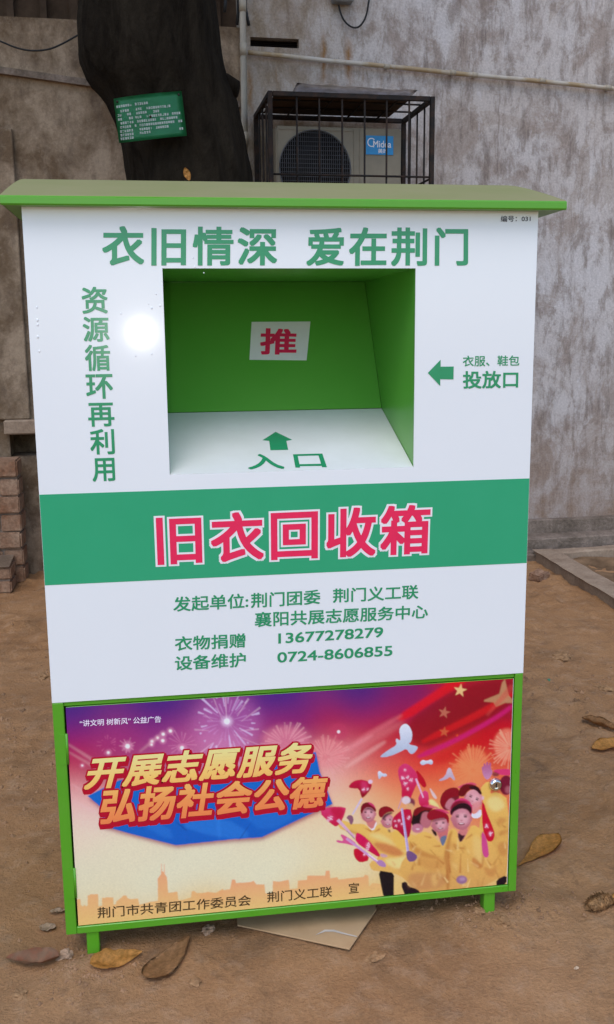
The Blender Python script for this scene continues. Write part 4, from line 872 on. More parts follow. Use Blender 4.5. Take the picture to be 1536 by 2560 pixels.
fill(zB, [(60, 830), (90, 745), (200, 715), (345, 745), (300, 775), (190, 770), (110, 850)], (128, 22, 42), 1, 1); fill(zB, [(160, 715), (280, 690), (440, 745), (330, 750)], PK, .8, 1.5); fill(zB, [(110, 850), (190, 775), (160, 940), (50, 960), (40, 920)], (40, 28, 38), .9, 2)
fill(zB, [(300, 1010), (370, 1040), (390, 1110), (350, 1110)], (46, 30, 40), 1, 1.5); fill(zB, [(370, 1050), (540, 960), (525, 1120), (460, 1240), (420, 1150)], (204, 112, 112), 1, 1.2); fill(zB, [(415, 1130), (525, 1090), (480, 1230), (450, 1245)], (104, 116, 142), 1, 1.2); face(zB, 425, 960, 112, 108, -.1)
fill(zB, [(245, 865), (262, 800), (330, 755), (440, 752), (530, 830), (550, 900), (530, 960), (500, 870), (400, 880), (290, 912)], (150, 26, 48), 1, 1); fill(zB, [(330, 760), (440, 745), (545, 790), (540, 830), (430, 780)], PK, .85, 1.5); fill(zB, [(300, 905), (400, 880), (490, 865), (510, 890), (400, 908), (310, 930)], (90, 30, 46), .7, 2.5)
fill(zB, [(660, 1040), (800, 980), (775, 1100), (690, 1210), (662, 1130)], (206, 124, 122), 1, 1.2); fill(zB, [(662, 1060), (720, 1110), (765, 1090), (700, 1205), (665, 1150)], (62, 40, 48), 1, 1.5); face(zB, 708, 880, 132, 150, 0, (212, 140, 152))
fill(zB, [(552, 800), (580, 690), (650, 620), (740, 605), (850, 680), (850, 800), (835, 850), (800, 760), (700, 735), (600, 790), (572, 850)], PK, 1, 1); fill(zB, [(555, 790), (590, 720), (680, 668), (770, 668), (840, 720), (848, 790), (830, 830), (790, 765), (700, 745), (610, 785), (575, 850)], (48, 30, 40), 1, 1.8); fill(zB, [(552, 770), (580, 690), (660, 640), (760, 645), (830, 690), (760, 665), (670, 680), (600, 730)], (120, 24, 44), .9, 2)
# jacket folds
fill(zB, [(500, 1250), (560, 1180), (640, 1200), (600, 1400), (540, 1800), (520, 1500)], YD, .35, 6); fill(zB, [(860, 1080), (990, 1160), (990, 1480), (900, 1500), (860, 1300)], YL, .35, 6); fill(zB, [(860, 1370), (960, 1480), (1000, 1490), (960, 1560), (840, 1480)], (190, 108, 60), .7, 3); fill(zB, [(980, 1500), (1120, 1560), (1180, 1480), (1160, 1640), (1060, 1660)], YD, .6, 4)
fill(zB, [(100, 1330), (300, 1420), (480, 1380), (500, 1560), (300, 1580), (120, 1480)], YD, .45, 7); fill(zB, [(0, 1600), (200, 1590), (500, 1600), (520, 1780), (160, 1840), (0, 1790)], (190, 128, 88), .6, 6); fill(zB, [(300, 1620), (420, 1600), (380, 1780), (330, 1780)], (232, 186, 112), .6, 5)
for a_, b_ in (((610, 1215), (660, 1250)), ((760, 1160), (850, 1090)), ((650, 1265), (740, 1275)), ((330, 1245), (430, 1245)), ((210, 1110), (310, 1135)), ((60, 1190), (110, 1240)), ((540, 1420), (560, 1600)), ((1040, 1420), (1100, 1500)), ((400, 1420), (480, 1480)), ((700, 1340), (690, 1600))): stroke(zB, a_, b_, 8, 26, (176, 96, 52), .6, 2)
rf_ = random.Random(9)
for k in range(70):                                # creases of the jackets
    if k % 3 == 0: cx_, cy_, fz_ = rf_.uniform(350, 1350), rf_.uniform(950, 1500), zA
    else: cx_, cy_, fz_ = rf_.uniform(30, 1300), rf_.uniform(1180, 1760), zB
    if fz_ is zA and cy_ < 830 + .42 * (cx_ - 350) : continue
    if fz_ is zA and (cx_ < 780 + .3 * (cy_ - 900) or cy_ > 1330): continue
    if fz_ is zB and cx_ > 950 and k % 2: cy_ -= 300
    t_ = rf_.gauss(1.2, .6); l_ = rf_.uniform(30, 95)
    stroke(fz_, (cx_ - l_ * math.cos(t_), cy_ - l_ * math.sin(t_)), (cx_ + l_ * math.cos(t_), cy_ + l_ * math.sin(t_)), rf_.uniform(4, 10), rf_.uniform(12, 34), (168, 92, 46) if rf_.random() < .55 else (250, 222, 150), rf_.uniform(.3, .65), rf_.uniform(1.5, 4))
stroke(zA, (1042, 650), (1115, 1165), 24, 30, (178, 158, 206), 1, 1); stroke(zA, (1036, 660), (1104, 1160), 5, 6, (224, 214, 236), .9, 1)
fill(zA, [(1088, 1160), (1130, 1140), (1180, 1165), (1230, 1210), (1190, 1268), (1110, 1270)], (118, 84, 128), 1, 1)
ell(zB, 712, 1690, 72, 56, (150, 108, 140), 1, 2); ell(zB, 720, 1680, 40, 26, (184, 146, 176), .8, 3)
fill(zB, [(975, 690), (1000, 655), (1050, 820), (1110, 960), (1155, 1090), (1120, 1190), (1040, 1180), (985, 1010)], (200, 28, 56), 1, 1); fill(zB, [(975, 1020), (1040, 1140), (1060, 1250), (1075, 1390), (1010, 1400), (975, 1300)], (206, 76, 136), 1, 1.2); blot(zB, (1040, 980, 30), (1090, 1080, 34))
fill(zB, [(1165, 1690), (1312, 1620), (1305, 1750), (1175, 1790)], (38, 30, 40), 1, 1, smooth=1); fill(zB, [(0, 1785), (140, 1815), (170, 1900), (0, 1900)], (42, 36, 42), 1, 1, smooth=1)
IMG = IMG * (1 + .03 * blur(rng.standard_normal(IMG.shape[:2]), 1.2)[..., None] * 3)
ART = np.clip(IMG.reshape(NZQ, 2, NXQ, 2, 3).mean((1, 3)), .002, .86)
def art_at(X, Zw):
    i = min(NXQ - 1, max(0, int((X - PX0) / (PX1 - PX0) * NXQ))); j = min(NZQ - 1, max(0, int((PZ1 - Zw) / (PZ1 - PZ0) * NZQ))); return ART[j, i]
xs_ = np.linspace(PX0, PX1, NXQ); zs_ = np.linspace(PZ1, PZ0, NZQ)
gxx, gzz = np.meshgrid(xs_, zs_)
co = np.stack([gxx, np.full_like(gxx, PY), gzz], -1).reshape(-1, 3).astype(np.float32)
idx = np.arange(NXQ * NZQ).reshape(NZQ, NXQ); q4 = np.stack([idx[:-1, :-1], idx[1:, :-1], idx[1:, 1:], idx[:-1, 1:]], -1).reshape(-1).astype(np.int32)
me = bpy.data.meshes.new('poster'); nf_ = len(q4) // 4
me.vertices.add(len(co)); me.vertices.foreach_set('co', co.ravel()); me.loops.add(len(q4)); me.loops.foreach_set('vertex_index', q4)
me.polygons.add(nf_); me.polygons.foreach_set('loop_start', np.arange(0, len(q4), 4, dtype=np.int32)); me.update(calc_edges=True)
ca = me.color_attributes.new('print', 'FLOAT_COLOR', 'POINT'); ca.data.foreach_set('color', np.concatenate([ART.reshape(-1, 3), np.ones((NXQ * NZQ, 1))], 1).astype(np.float32).ravel())
me.materials.append(M_PRINT); poster = bpy.data.objects.new('poster', me); link(poster, door); poster.matrix_parent_inverse = Matrix.Translation(-world_loc(door))
tag(poster, 'colourful public service poster of cheering volunteers in yellow jackets')
bm = bmesh.new(); w_ = .0035
slab(bm, [(PX1 + .0002, PY + .0003, PZ0), (dX1 - .0003, PY + .0003, PZ0), (dX1 - .0003, PY + .0003, PZ1), (PX1 + .0002, PY + .0003, PZ1)], (0, -1, 0), .0004); obj('poster_edge', bm, M_LWHITE, door)
# printed slogan: red block letters with yellow-to-orange faces
def letter_print(name, s, quads, offset, lift, cfun, shift=((0, 0),)):
    bm = bmesh.new()
    for k, (s_, q) in enumerate(zip(s, quads)):
        co_, _ = text_mesh(s_, space=1.06 if len(s_) == 6 else 1.0); ref_ = (co_.min(0) - .03, co_.max(0) + .03)
        cq = [on_y(u, v, PY) for u, v in q]
        for n_, (dx, dz) in enumerate(shift): letters(bm, s_, cq, offset, Vector((0, -lift - n_ * .00004, 0)), ref_, 0, Vector((dx, 0, dz)), 1.06 if len(s_) == 6 else 1.0)
    o = obj(name, bm, M_LETTERPRINT, poster)
    cols = np.array([(*cfun(v.co), 1) for v in o.data.vertices], np.float32)
    at = o.data.color_attributes.new('print', 'FLOAT_COLOR', 'POINT'); at.data.foreach_set('color', cols.ravel()); return o
SQ = [[(231, 1892), (791, 1853), (772, 1932), (208, 1975)], [(259, 1972), (822, 1938), (807, 2018), (247, 2062)]]
SL = ['开展志愿服务', '弘扬社会公德']
sh_ = [(.0008 * k, -.0030 * k) for k in range(0, 4)]
letter_print('slogan_block', SL, SQ, .075, .0003, lambda c_: L3((178, 32, 52)), sh_)
zt = [on_y(500, 1870, PY).z, on_y(520, 2055, PY).z]
def facecol(c_):
    t_ = min(1, max(0, (zt[0] - c_.z) / (zt[0] - zt[1]))); k = [(228, 222, 150), (240, 196, 110), (236, 150, 88), (232, 122, 78)]
    f_ = t_ * 2.999; i = int(f_); return L3(k[i]) * (1 - (f_ - i)) + L3(k[i + 1]) * (f_ - i)
letter_print('slogan_face', SL, SQ, .030, .0008, facecol)
z7 = lambda x_, y_: (x_ / 1.932, 1700 + y_ / 1.932)
letter_print('poster_heading', ['“讲文明 树新风” 公益广告'], [[z7(385, 193), z7(780, 172), z7(779, 205), z7(386, 226)]], .008, .0006, lambda c_: L3((236, 224, 240)))
for s_, q in (('荆门市共青团工作委员会', [(243, 2268), (629, 2235.5), (628, 2264), (244, 2296.5)]), ('荆门义工联', [(667, 2229), (832, 2214), (831, 2242), (668, 2257)]), ('宣', [(871, 2207), (899, 2205), (898, 2232), (872, 2234.5)])):
    letter_print('poster_signature', [s_], [q], .008, .0006, lambda c_: np.array((.075, .045, .018)))


# ------------------------------------------------------------------ tree
TY = 2.55
TP = Vector((0, TY, 0))
rows = [(-900, -120, 330), (-500, 40, 420), (-250, 130, 490), (-100, 175, 530), (0, 197, 553), (70, 191, 558), (145, 191, 564), (207, 217, 580), (248, 259, 597), (300, 283, 606), (345, 300, 616), (445, 321, 634), (600, 330, 650), (900, 338, 668), (1150, 325, 690), (1290, 290, 730), (1340, 240, 790)]
sec = []
for v, u0, u1 in rows:
    p = on_y((u0 + u1) / 2, v, TY); a = on_y(u0, v, TY); b = on_y(u1, v, TY); sec.append((p, (b - a).length / 2))
for k_, f in ((-.12, 1.15),): sec.append((Vector((sec[-1][0].x, TY, -.1)), sec[-1][1] * f))
def interp(z):
    for i in range(len(sec) - 1):
        z0, z1 = sec[i][0].z, sec[i + 1][0].z
        if z1 <= z <= z0:
            t = (z0 - z) / (z0 - z1); return sec[i][0].lerp(sec[i + 1][0], t), sec[i][1] * (1 - t) + sec[i + 1][1] * t
    return sec[-1] if z < sec[-1][0].z else sec[0]
tree = empty('tree', (sec[-1][0].x, TY, 0), 'thick dark leaning tree trunk between the bin and old wall', 'tree')
bm = bmesh.new(); rings = []; NT = 60
zz = np.arange(sec[0][0].z, sec[-1][0].z, -.035)
for z_ in zz:
    c_, r_ = interp(float(z_)); ring = []
    for k in range(NT):
        t = 2 * math.pi * k / NT; d = Vector((math.cos(t), math.sin(t), 0)); q = Vector((d.x * 2.2, d.y * 2.2, z_ * .8))
        h = .022 * noise.fractal(q * 1.6, .9, 2, 4) + .022 * abs(noise.noise(Vector((d.x * 7, d.y * 7, z_ * 1.6)))) - .012
        ring.append(bm.verts.new((c_.x + d.x * (r_ + h), c_.y + d.y * (r_ * .92 + h), z_)))
    rings.append(ring)
for i in range(len(rings) - 1):
    for k in range(NT): bm.faces.new((rings[i][k], rings[i + 1][k], rings[i + 1][(k + 1) % NT], rings[i][(k + 1) % NT]))
# stub knot on the right edge of the trunk and limbs far above the picture
kp, kr = interp(on_y(590, 218, TY).z)
knot = on_y(596, 218, TY - .05); tube(bm, [knot + Vector((-.16, .05, .03)), knot + Vector((-.05, 0, 0)), knot + Vector((.0, -.01, -.012))], .05, 10, radii=[.07, .055, .035])
top, tr = sec[0]
limbs = []
for k, (dx, dy, dz) in enumerate(((-1.6, -.2, 1.6), (1.3, .5, 1.9), (.2, -1.4, 1.8), (-.3, 1.2, 2.2), (-2.4, 1.0, 1.2), (.9, -1.0, 2.6))):
    e_ = top + Vector((dx, dy, dz)); mid = top.lerp(e_, .5) + Vector((0, 0, .25)); tube(bm, [top - Vector((0, 0, .25)), mid, e_], .1, 10, radii=[tr * .55, tr * .3, .05]); limbs.append((mid, e_))
bmesh.ops.recalc_face_normals(bm, faces=bm.faces)
obj('trunk', bm, M_BARK, tree, smooth=True)
bm = bmesh.new(); rl = random.Random(3)
cl = []
for mid, e_ in limbs:
    for k in range(7): cl.append((e_ + Vector((rl.gauss(0, .55), rl.gauss(0, .55), rl.gauss(.1, .35))), rl.uniform(.35, .6)))
    for k in range(3): cl.append((mid.lerp(e_, .6) + Vector((rl.gauss(0, .4), rl.gauss(0, .4), rl.gauss(.2, .3))), rl.uniform(.3, .45)))
for c_, r_ in cl:
    if c_.y < .3: continue
    for k in range(130):
        p = c_ + Vector((rl.gauss(0, .5), rl.gauss(0, .5), rl.gauss(0, .36))) * r_; s_ = rl.uniform(.05, .09)
        a = Vector((rl.gauss(0, 1), rl.gauss(0, 1), rl.gauss(0, .5))).normalized(); b = a.cross(Vector((rl.gauss(0, 1), rl.gauss(0, 1), rl.gauss(0, 1)))).normalized()
        bm.faces.new([bm.verts.new(p + q) for q in (-a * s_, b * s_ * .4, a * s_, -b * s_ * .4)])
obj('shade_crown', bm, M_LEAFGREEN, tree)  # unseen crown, added overhead to shade the left wall
# tin notice nailed to the trunk
sp = on_y(375, 290, TY); c_, r_ = interp(sp.z); SY = c_.y - r_ * .92 - .035
sq = [on_y(u, v, SY) for u, v in ((284, 247), (454.6, 226.5), (467.8, 340), (298, 358))]
sn = empty('notice_sign', (sq[0] + sq[2]) * .5, 'tilted green notice plate with white lines of writing on trunk', 'sign')
bm = bmesh.new(); NG = 10; gv = []
def bow(s, t): return bilin(sq, s, t) + Vector((0, -.012 * (1 - (2 * s - 1) ** 2) - .004 * math.sin(5 * s + 3 * t), 0))
for j in range(NG + 1): gv.append([bm.verts.new(bow(i / NG, j / NG)) for i in range(NG + 1)])
for j in range(NG):
    for i in range(NG): bm.faces.new((gv[j][i], gv[j + 1][i], gv[j + 1][i + 1], gv[j][i + 1]))
bmesh.ops.solidify(bm, geom=list(bm.faces), thickness=.0015)
bmesh.ops.recalc_face_normals(bm, faces=bm.faces)
obj('plate', bm, M_SIGN, sn, smooth=True)
bm = bmesh.new(); rt = random.Random(11)
rowsT = [(.11, [(.03, .24), (.30, .50)]), (.235, [(.08, .22), (.30, .38), (.46, .80)]), (.33, [(.03, .09), (.17, .24), (.30, .46), (.55, .63)]), (.43, [(.03, .09), (.19, .25), (.28, .36), (.45, .78), (.82, .95)]), (.53, [(.06, .24), (.30, .58), (.64, .90)]), (.63, [(.05, .22), (.26, .30), (.33, .62), (.62, .84), (.90, .96)]), (.73, [(.04, .24), (.32, .50), (.56, .76)]), (.82, [(.04, .24), (.32, .48), (.90, .97)]), (.91, [(.03, .08), (.10, .22)])]
M_SIGNTXT = plain('sign_white', (.36, .42, .40), .5, .3)
for t0, segs in rowsT:
    t0 = .02 + t0 * .90
    for s0, s1 in segs:
        x_ = s0; bm = bmesh.new()
        while x_ < s1 - .01:
            w_ = .026; h_ = .052                              # small white strokes: the writing is too far away to read
            for kx in range(3):
                if rt.random() < .82: 
                    xa_ = x_ + w_ * kx * .33; quad(bm, [bow(xa_, t0 + .12 * .4 + h_ - .0) + Vector((0, -.0016, 0)), bow(xa_ + w_ * .2, t0 + .048 + h_) + Vector((0, -.0016, 0)), bow(xa_ + w_ * .2, t0 + .048) + Vector((0, -.0016, 0)), bow(xa_, t0 + .048) + Vector((0, -.0016, 0))])
            for ky in range(3):
                if rt.random() < .7:
                    ya_ = t0 + .048 + h_ * (.05 + ky * .4); quad(bm, [bow(x_, ya_ + .009) + Vector((0, -.0017, 0)), bow(x_ + w_ * .85, ya_ + .009) + Vector((0, -.0017, 0)), bow(x_ + w_ * .85, ya_) + Vector((0, -.0017, 0)), bow(x_, ya_) + Vector((0, -.0017, 0))])
            x_ += w_ * 1.25
        obj('lettering', bm, M_SIGNTXT, sn)
for s, t in ((.05, .08), (.95, .08), (.5, .5)):
    p = bow(s, t); bm = bmesh.new(); tube(bm, [p + Vector((0, -.004, 0)), p + Vector((0, .05, 0))], .005, 8); obj('nail', bm, M_IRON, sn)

# ------------------------------------------------------------------ brick step at the left edge
def bricks(bm, x0, x1, y0, y1, z0, courses, ch, bl, seed):
    rb = random.Random(seed)
    for j in range(courses):
        x = x1 - (bl * .5 if j % 2 else 0) ; first = j % 2 == 1; xr = x1
        while xr > x0 + .01:
            L_ = bl * .5 if first else bl; first = False; xl = max(x0, xr - L_)
            dz = rb.uniform(-.003, .003); dy = rb.uniform(-.008, .008); ex = rb.uniform(-.006, .004)
            M_ = Matrix.Translation(((xl + xr) / 2, (y0 + y1) / 2, z0 + ch * (j + .5))) @ Matrix.Rotation(rb.uniform(-.02, .02), 4, 'Z')
            a_, b_, c2 = (xr - xl) / 2 - .005 + ex * .3, (y1 - y0) / 2, ch / 2 - .004
            box(bm, (-a_, -b_ + dy, -c2 + dz), (a_, b_ + dy, c2 + dz), rb.uniform(.005, .011), 0, M_, 2); xr = xl
b1 = on_z(62, 1440, .0)
bx1 = b1.x; by0 = 3.42
def zof(v, y, u=40): return on_y(u, v, y).z
zL = zof(1418, by0); zU = zof(1152, by0 + .16)
bs = empty('brick_step', (bx1 - .6, by0 + .2, 0), 'crumbling two tier red brick step at the left edge', 'brick step')
bm = bmesh.new(); nl = max(1, round(zL / .10)); bricks(bm, bx1 - 1.3, bx1 - .01, by0, by0 + .20, 0, nl, zL / nl, .24, 3); obj('lower_step', bm, M_BRICK, bs)
bm = bmesh.new(); nu = max(2, round((zU) / .10)); bricks(bm, bx1 - 1.3, bx1 + .035, by0 + .21, by0 + .40, 0, nu, zU / nu, .24, 5); obj('upper_step', bm, M_BRICK, bs)
bm = bmesh.new(); box(bm, (bx1 - 1.28, by0 + .018, 0), (bx1 - .025, by0 + .195, zL - .012)); box(bm, (bx1 - 1.28, by0 + .228, 0), (bx1 + .02, by0 + .39, zU - .012)); obj('mortar_bed', bm, M_MORTAR, bs)
bm = bmesh.new(); N_ = 14; tv = []
for i in range(N_ + 1):
    x = bx1 - 1.3 + 1.28 * i / N_; tv.append([bm.verts.new((x, by0 - .006 + .008 * noise.noise(Vector((x * 9, 0, 0))), zL + .004)), bm.verts.new((x, by0 + .1, zL + .016 + .008 * noise.noise(Vector((x * 8, 3, 0))))), bm.verts.new((x, by0 + .208, zL + .028))])
for i in range(N_):
    for k in range(2): bm.faces.new((tv[i][k], tv[i + 1][k], tv[i + 1][k + 1], tv[i][k + 1]))
bmesh.ops.solidify(bm, geom=list(bm.faces), thickness=.012); bmesh.ops.recalc_face_normals(bm, faces=bm.faces); obj('tread', bm, M_COPING, bs)

# ------------------------------------------------------------------ planting bed edged with cement, right
KX0, KX1, KY1, KH = 2.60, 2.72, 3.66, .068
ke = empty('planter_edging', (KX0, KY1, 0), 'low cement edging of a bare planting bed at right', 'edging')
def curb(name, pts, w0, h, seed):
    bm = bmesh.new(); rings = []
    P0, P1 = Vector(pts[0]), Vector(pts[1]); d = (P1 - P0).normalized(); nn = Vector((-d.y, d.x, 0)); n_ = int((P1 - P0).length / .05)
    for i in range(n_ + 1):
        p = P0.lerp(P1, i / n_); j = [.007 * noise.noise(Vector((i * .35, seed + k, .5))) for k in range(5)]
        rings.append([bm.verts.new(p + nn * (0 + j[0]) + Vector((0, 0, -.05))), bm.verts.new(p + nn * (j[1]) + Vector((0, 0, h - .010 + j[2]))), bm.verts.new(p + nn * (.012 + j[1]) + Vector((0, 0, h + j[2]))), bm.verts.new(p + nn * (w0 - .012 + j[3]) + Vector((0, 0, h + j[4]))), bm.verts.new(p + nn * (w0 + j[3]) + Vector((0, 0, h - .010 + j[4]))), bm.verts.new(p + nn * w0 + Vector((0, 0, -.05)))])
    for i in range(n_):
        for k in range(5): bm.faces.new((rings[i][k], rings[i + 1][k], rings[i + 1][k + 1], rings[i][k + 1]))
    bm.faces.new(rings[0]); bm.faces.new(rings[-1][::-1]); bmesh.ops.recalc_face_normals(bm, faces=bm.faces)
    return obj(name, bm, M_COPING, ke)
curb('side_edging', [(KX1, KY1, 0), (KX1 - .05, .4, 0)], -.12, KH, 2)
curb('rear_edging', [(KX1 + .003, KY1 - .10, 0), (6.5, KY1 + .03, 0)], .10, KH, 7)
bm = bmesh.new(); nx_, ny_ = 60, 50; sv = []
for j in range(ny_ + 1):
    row = []
    for i in range(nx_ + 1):
        x = KX1 - .03 + (6.4 - KX1) * i / nx_; y = .5 + (KY1 - .12 - .5) * j / ny_; row.append(bm.verts.new((x, y, .022 + .02 * noise.fractal(Vector((x * 5, y * 5, 8)), .9, 2, 4))))
    sv.append(row)
for j in range(ny_):
    for i in range(nx_): bm.faces.new((sv[j][i], sv[j][i + 1], sv[j + 1][i + 1], sv[j + 1][i]))
o = obj('bed_soil', bm, M_SOIL, smooth=True); tag(o, 'loose soil filling the planting bed at right', 'soil', kind='structure')

# ------------------------------------------------------------------ cardboard sheet half under the bin
bm = bmesh.new()
cpx = [on_z(u, v, .012) for u, v in ((594, 2307), (874, 2371), (941, 2268))]
c4 = cpx[2] + Vector((.05, .34, 0)); c5 = cpx[0] + Vector((.02, .40, 0))
poly = [Vector((p.x, p.y, ground_z(p.x, p.y) + .010)) for p in (cpx[0], cpx[1], cpx[2], c4, c5)]
slab(bm, poly, (0, 0, 1), .004); bmesh.ops.bevel(bm, geom=list(bm.edges), offset=.0008, segments=1, affect='EDGES')
cb = obj('cardboard_sheet', bm, M_CARD); recenter(cb); tag(cb, 'flat torn cardboard sheet sticking out from under the bin', 'cardboard')
bm = bmesh.new(); zq = poly[1].z + .0012
tp = [on_z(u, v, zq) for u, v in ((788, 2338), (812, 2324), (835, 2324), (862, 2332), (893, 2340), (893, 2342.5), (862, 2336), (833, 2329), (814, 2329))]
bm.faces.new([bm.verts.new(p) for p in tp]); obj('torn_streak', bm, M_CARDW, cb)
for o_ in [c_ for c_ in bpy.data.objects if c_.parent == cb]: o_.matrix_parent_inverse = Matrix.Translation(-Vector(cb.location))

# ------------------------------------------------------------------ fallen leaves, cone, stones, crumbs
def leaf(label, base, tip, wid, mat, peak=.62, fold=.35, curl=.02, lift=.006, droop=0.0, group='dry fallen leaves', plane=None):
    b_ = on_z(*base, 0) if plane is None else on_y(*base, plane); t_ = on_z(*tip, 0) if plane is None else on_y(*tip, plane)
    ax = t_ - b_; L_ = ax.length; ax.normalize(); up = Vector((0, 0, 1)) if plane is None else Vector((0, -1, 0)); sd_ = up.cross(ax).normalized()
    bm = bmesh.new(); NL, NW = 22, 8; rw = []
    for i in range(NL + 1):
        s = i / NL
        hw = wid / 2 * (max(0.0, math.sin(math.pi * s ** (math.log(.5) / math.log(peak)))) ** .8) + .0012
        row = []
        for j in range(NW + 1):
            q = j / NW * 2 - 1; wob = .0035 * noise.noise(Vector((s * 7, q * 2, wid * 90)))
            p = b_ + ax * (L_ * s) + sd_ * (hw * q) + up * (lift + abs(q) * hw * fold + curl * (2 * s - 1) ** 2 - curl * .3 + wob + droop * s * s)
            if plane is None: p.z += ground_z(p.x, p.y)
            row.append(bm.verts.new(p))
        rw.append(row)
    for i in range(NL):
        for j in range(NW): bm.faces.new((rw[i][j], rw[i + 1][j], rw[i + 1][j + 1], rw[i][j + 1]))
    bmesh.ops.solidify(bm, geom=list(bm.faces), thickness=.0007); bmesh.ops.recalc_face_normals(bm, faces=bm.faces)
    pv = [b_ - ax * (L_ * .10) + up * (lift + curl * .5), b_ + up * (lift + curl * .7), b_ + ax * (L_ * .5) + up * (lift - curl * .3 + .0004), t_ + up * (lift + curl * .7)]
    if plane is None: pv = [p + Vector((0, 0, ground_z(p.x, p.y))) for p in pv]
    rt_ = obj('fallen_leaf', bm, mat, smooth=True); recenter(rt_); tag(rt_, label, 'leaf', group)
    return rt_
leaf('broad tan dry leaf leaning against the right side of the bin', (1292, 2168), (1394, 2092), .075, M_LEAF1, .72, .22, .012, .004, .012)
leaf('curled brown leaf at right edge above the orange leaf', (1455, 1795), (1556, 1842), .050, M_LEAF2, .45, .9, .014)
leaf('small orange leaf at right edge below the curled leaf', (1480, 1878), (1580, 1850), .062, M_LEAF1, .45, .4, .010)
leaf('orange brown leaf lying beside the left bin leg', (226, 2428), (356, 2392), .060, M_LEAF1, .33, .15, .008)
leaf('large brown leaf with long pointed tip near left leg', (368, 2462), (474, 2352), .074, M_LEAF2, .34, .18, .012)
leaf('greyish red shrivelled leaf at the lower left', (150, 2412), (16, 2402), .052, M_LEAF3, .40, .8, .010)
leaf('tiny orange leaf stuck on the dark tree trunk', (474, 452), (462, 420), .028, M_LEAF1, .5, .3, .004, plane=interp(on_y(468, 435, TY).z)[0].y - interp(on_y(468, 435, TY).z)[1] * .97 - .02)
leaf('pale papery leaf scrap left of the bin corner', (98, 2318), (140, 2322), .030, M_LEAF4, .5, .3, .006)
leaf('thin pale leaf sliver by the bin bottom corner', (124, 2284), (168, 2280), .018, M_LEAF4, .5, .6, .004)
leaf('yellowish leaf tucked behind the dark seed cone', (1520, 2262), (1580, 2240), .040, M_LEAF1, .5, .4, .006)
# dark seed cone
cpos = on_z(1500, 2262, 0); cpos.z = ground_z(cpos.x, cpos.y)
bm = bmesh.new(); bmesh.ops.create_uvsphere(bm, u_segments=20, v_segments=14, radius=1, matrix=Matrix.Diagonal((.038, .021, .017, 1)))
rc = random.Random(4)
for k in range(150):
    ph = math.acos(1 - 2 * (k + .5) / 150); th = math.pi * (1 + 5 ** .5) * k; n_ = Vector((math.cos(ph), math.sin(ph) * math.cos(th), math.sin(ph) * math.sin(th)))
    p = Vector((n_.x * .038, n_.y * .021, n_.z * .017)); d = (n_ + Vector((-.6, 0, 0))).normalized(); s_ = n_.cross(Vector((1, .01, 0))).normalized()
    bm.faces.new([bm.verts.new(q) for q in (p - s_ * .0055, p + s_ * .0055, p + (d + Vector((rc.uniform(-.6, .6), rc.uniform(-.6, .6), rc.uniform(-.6, .6)))) * rc.uniform(.004, .011))])
bmesh.ops.transform(bm, matrix=Matrix.Translation(cpos + Vector((0, 0, .011))) @ Matrix.Rotation(.35, 4, 'Z'), verts=bm.verts)
o = obj('seed_cone', bm, M_CONE); recenter(o); tag(o, 'dark scaly seed cone lying on the dirt at right', 'seed cone')
# clods and stones that can be told apart
def lump(name, label, px, r_, mat, cat, group, seed, sq=(1, .8, .55)):
    p = on_z(*px, 0); bm = bmesh.new(); bmesh.ops.create_icosphere(bm, subdivisions=3, radius=1)
    for v in bm.verts:
        d = v.co.normalized(); v.co = Vector((d.x * sq[0], d.y * sq[1], d.z * sq[2])) * r_ * (1 + .55 * noise.fractal(d * 1.5 + Vector((seed * 3.1, 0, 0)), .7, 2, 4) + .18 * abs(noise.noise(d * 6 + Vector((0, seed, 0)))))
    o = obj(name, bm, mat); o.location = (p.x, p.y, ground_z(p.x, p.y) + r_ * sq[2] * .1); o.rotation_euler.z = seed * 1.3
    tag(o, label, cat, group); return o
lump('dirt_clod', 'pinkish clod between the left leg and grey red leaf', (166, 2394), .020, M_STONE, 'clod', 'loose clods', 1)
lump('dirt_clod', 'brown clod right of the large pointed leaf', (487, 2457), .016, M_CLOD, 'clod', 'loose clods', 2)
lump('dirt_clod', 'pale clod just under the bin bottom rail', (521, 2328), .017, M_STONE, 'clod', 'loose clods', 3)
lump('dirt_clod', 'low brown clod near the lower left edge', (50, 2482), .018, M_CLOD, 'clod', 'loose clods', 4, (1, .9, .35))
lump('dirt_clod', 'dark crumbly clod in front of the cardboard sheet', (938, 2398), .018, M_CLOD, 'clod', 'loose clods', 5, (1.2, .8, .4))
lump('dirt_clod', 'crumbly clod beside the right bin leg', (1262, 2312), .018, M_CLOD, 'clod', 'loose clods', 6)
lump('dirt_clod', 'small clod behind the right bin leg', (1196, 2292), .014, M_CLOD, 'clod', 'loose clods', 7)
lump('stone', 'rough stone half buried at right below the planter', (1402, 1640), .045, M_CLOD, 'stone', 'half buried stones', 8, (1.2, .8, .35))
lump('stone', 'long flat stone at right beyond the leaves', (1516, 1722), .028, M_CLOD, 'stone', 'half buried stones', 9, (1.3, .7, .35))
lump('stone', 'small whitish pebble at the bottom right', (1442, 2420), .006, M_LEAF4, 'stone', 'half buried stones', 10, (1, .6, .5))
lump('stone', 'dark stone beside the bin left side edge', (108, 1690), .03, M_CLOD, 'stone', 'half buried stones', 11, (1.2, .8, .4))
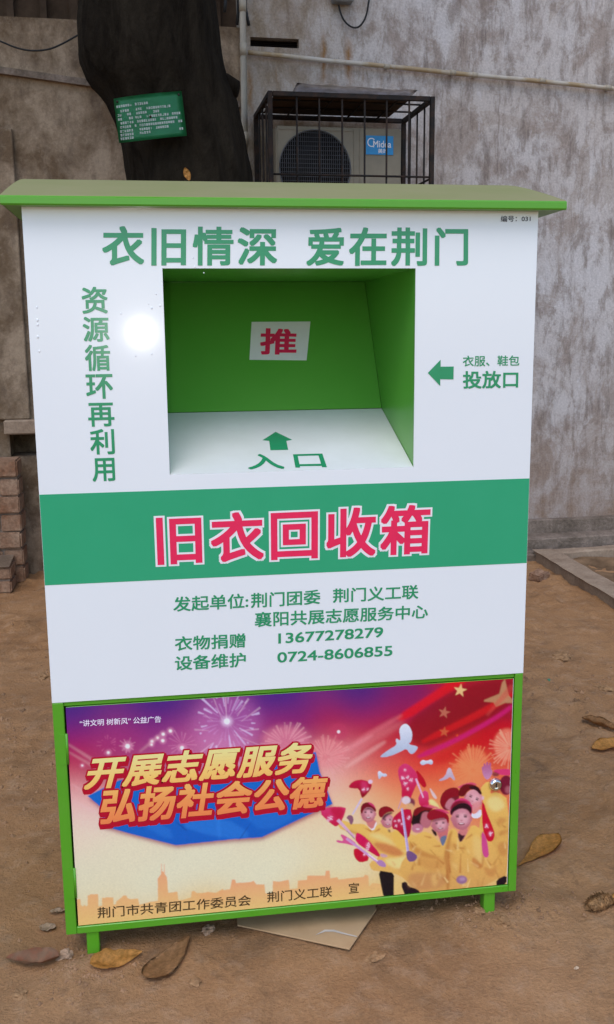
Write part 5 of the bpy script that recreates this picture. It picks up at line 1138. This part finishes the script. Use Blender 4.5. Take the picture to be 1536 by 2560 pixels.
bp = on_z(1346, 1446, 0); bm = bmesh.new(); box(bm, (-.055, -.04, 0), (.055, .04, .045), .006, 0, None, 2); bmesh.ops.subdivide_edges(bm, edges=bm.edges, cuts=2, use_grid_fill=True)
for v in bm.verts: v.co += .010 * noise.noise_vector(v.co * 30)
o = obj('brick_fragment', bm, M_BRICK); o.location = (bp.x, bp.y, ground_z(bp.x, bp.y) - .006); o.rotation_euler = (.15, -.1, .6); tag(o, 'reddish broken brick piece below the planter corner', 'brick piece')
M_GLASS = plain('green_glass', (.05, .22, .13), .15, .5)
lump('glass_shard', 'tiny green glass shard on the dirt at right', (1373, 1697), .008, M_GLASS, 'glass shard', None, 13, (1.2, .7, .4))
# fine grit nobody could count
bm = bmesh.new(); rgx = random.Random(21)
def crumb(x, y, r_):
    z_ = ground_z(x, y); vs_ = [bm.verts.new((x + r_ * rgx.uniform(.6, 1.2) * math.cos(t + .3), y + r_ * rgx.uniform(.6, 1.2) * math.sin(t + .3), z_ - .001)) for t in (0, 1.6, 3.1, 4.7)]
    tp_ = bm.verts.new((x + rgx.uniform(-.3, .3) * r_, y + rgx.uniform(-.3, .3) * r_, z_ + r_ * rgx.uniform(.4, .9)))
    for i in range(4): bm.faces.new((vs_[i], vs_[(i + 1) % 4], tp_))
for k in range(2600): crumb(rgx.uniform(-1.1, 2.2), rgx.uniform(-.6, 2.6), rgx.choice((.0015, .002, .003, .003, .005)))
for mx, my, r_, a_ in MOUNDS:
    for k in range(110): crumb(rgx.gauss(mx, r_ * .7), rgx.gauss(my, r_ * .7), rgx.choice((.002, .003, .004, .007)))
for k in range(700):                              # rougher, crumblier ground to the left and right of the bin
    if k % 2: crumb(rgx.gauss(-.35, .22), rgx.gauss(1.0, .5), rgx.choice((.004, .006, .008, .012)))
    else: crumb(rgx.gauss(1.75, .28), rgx.gauss(1.5, .45), rgx.choice((.004, .006, .008, .013)))
for k in range(500): crumb(rgx.uniform(-1.2, 2.6), rgx.uniform(.4, 3.6), rgx.choice((.004, .006, .009)))
o = obj('grit', bm, M_GRIT); tag(o, 'fine grit and crumbs scattered over the dirt', 'grit', kind='stuff')
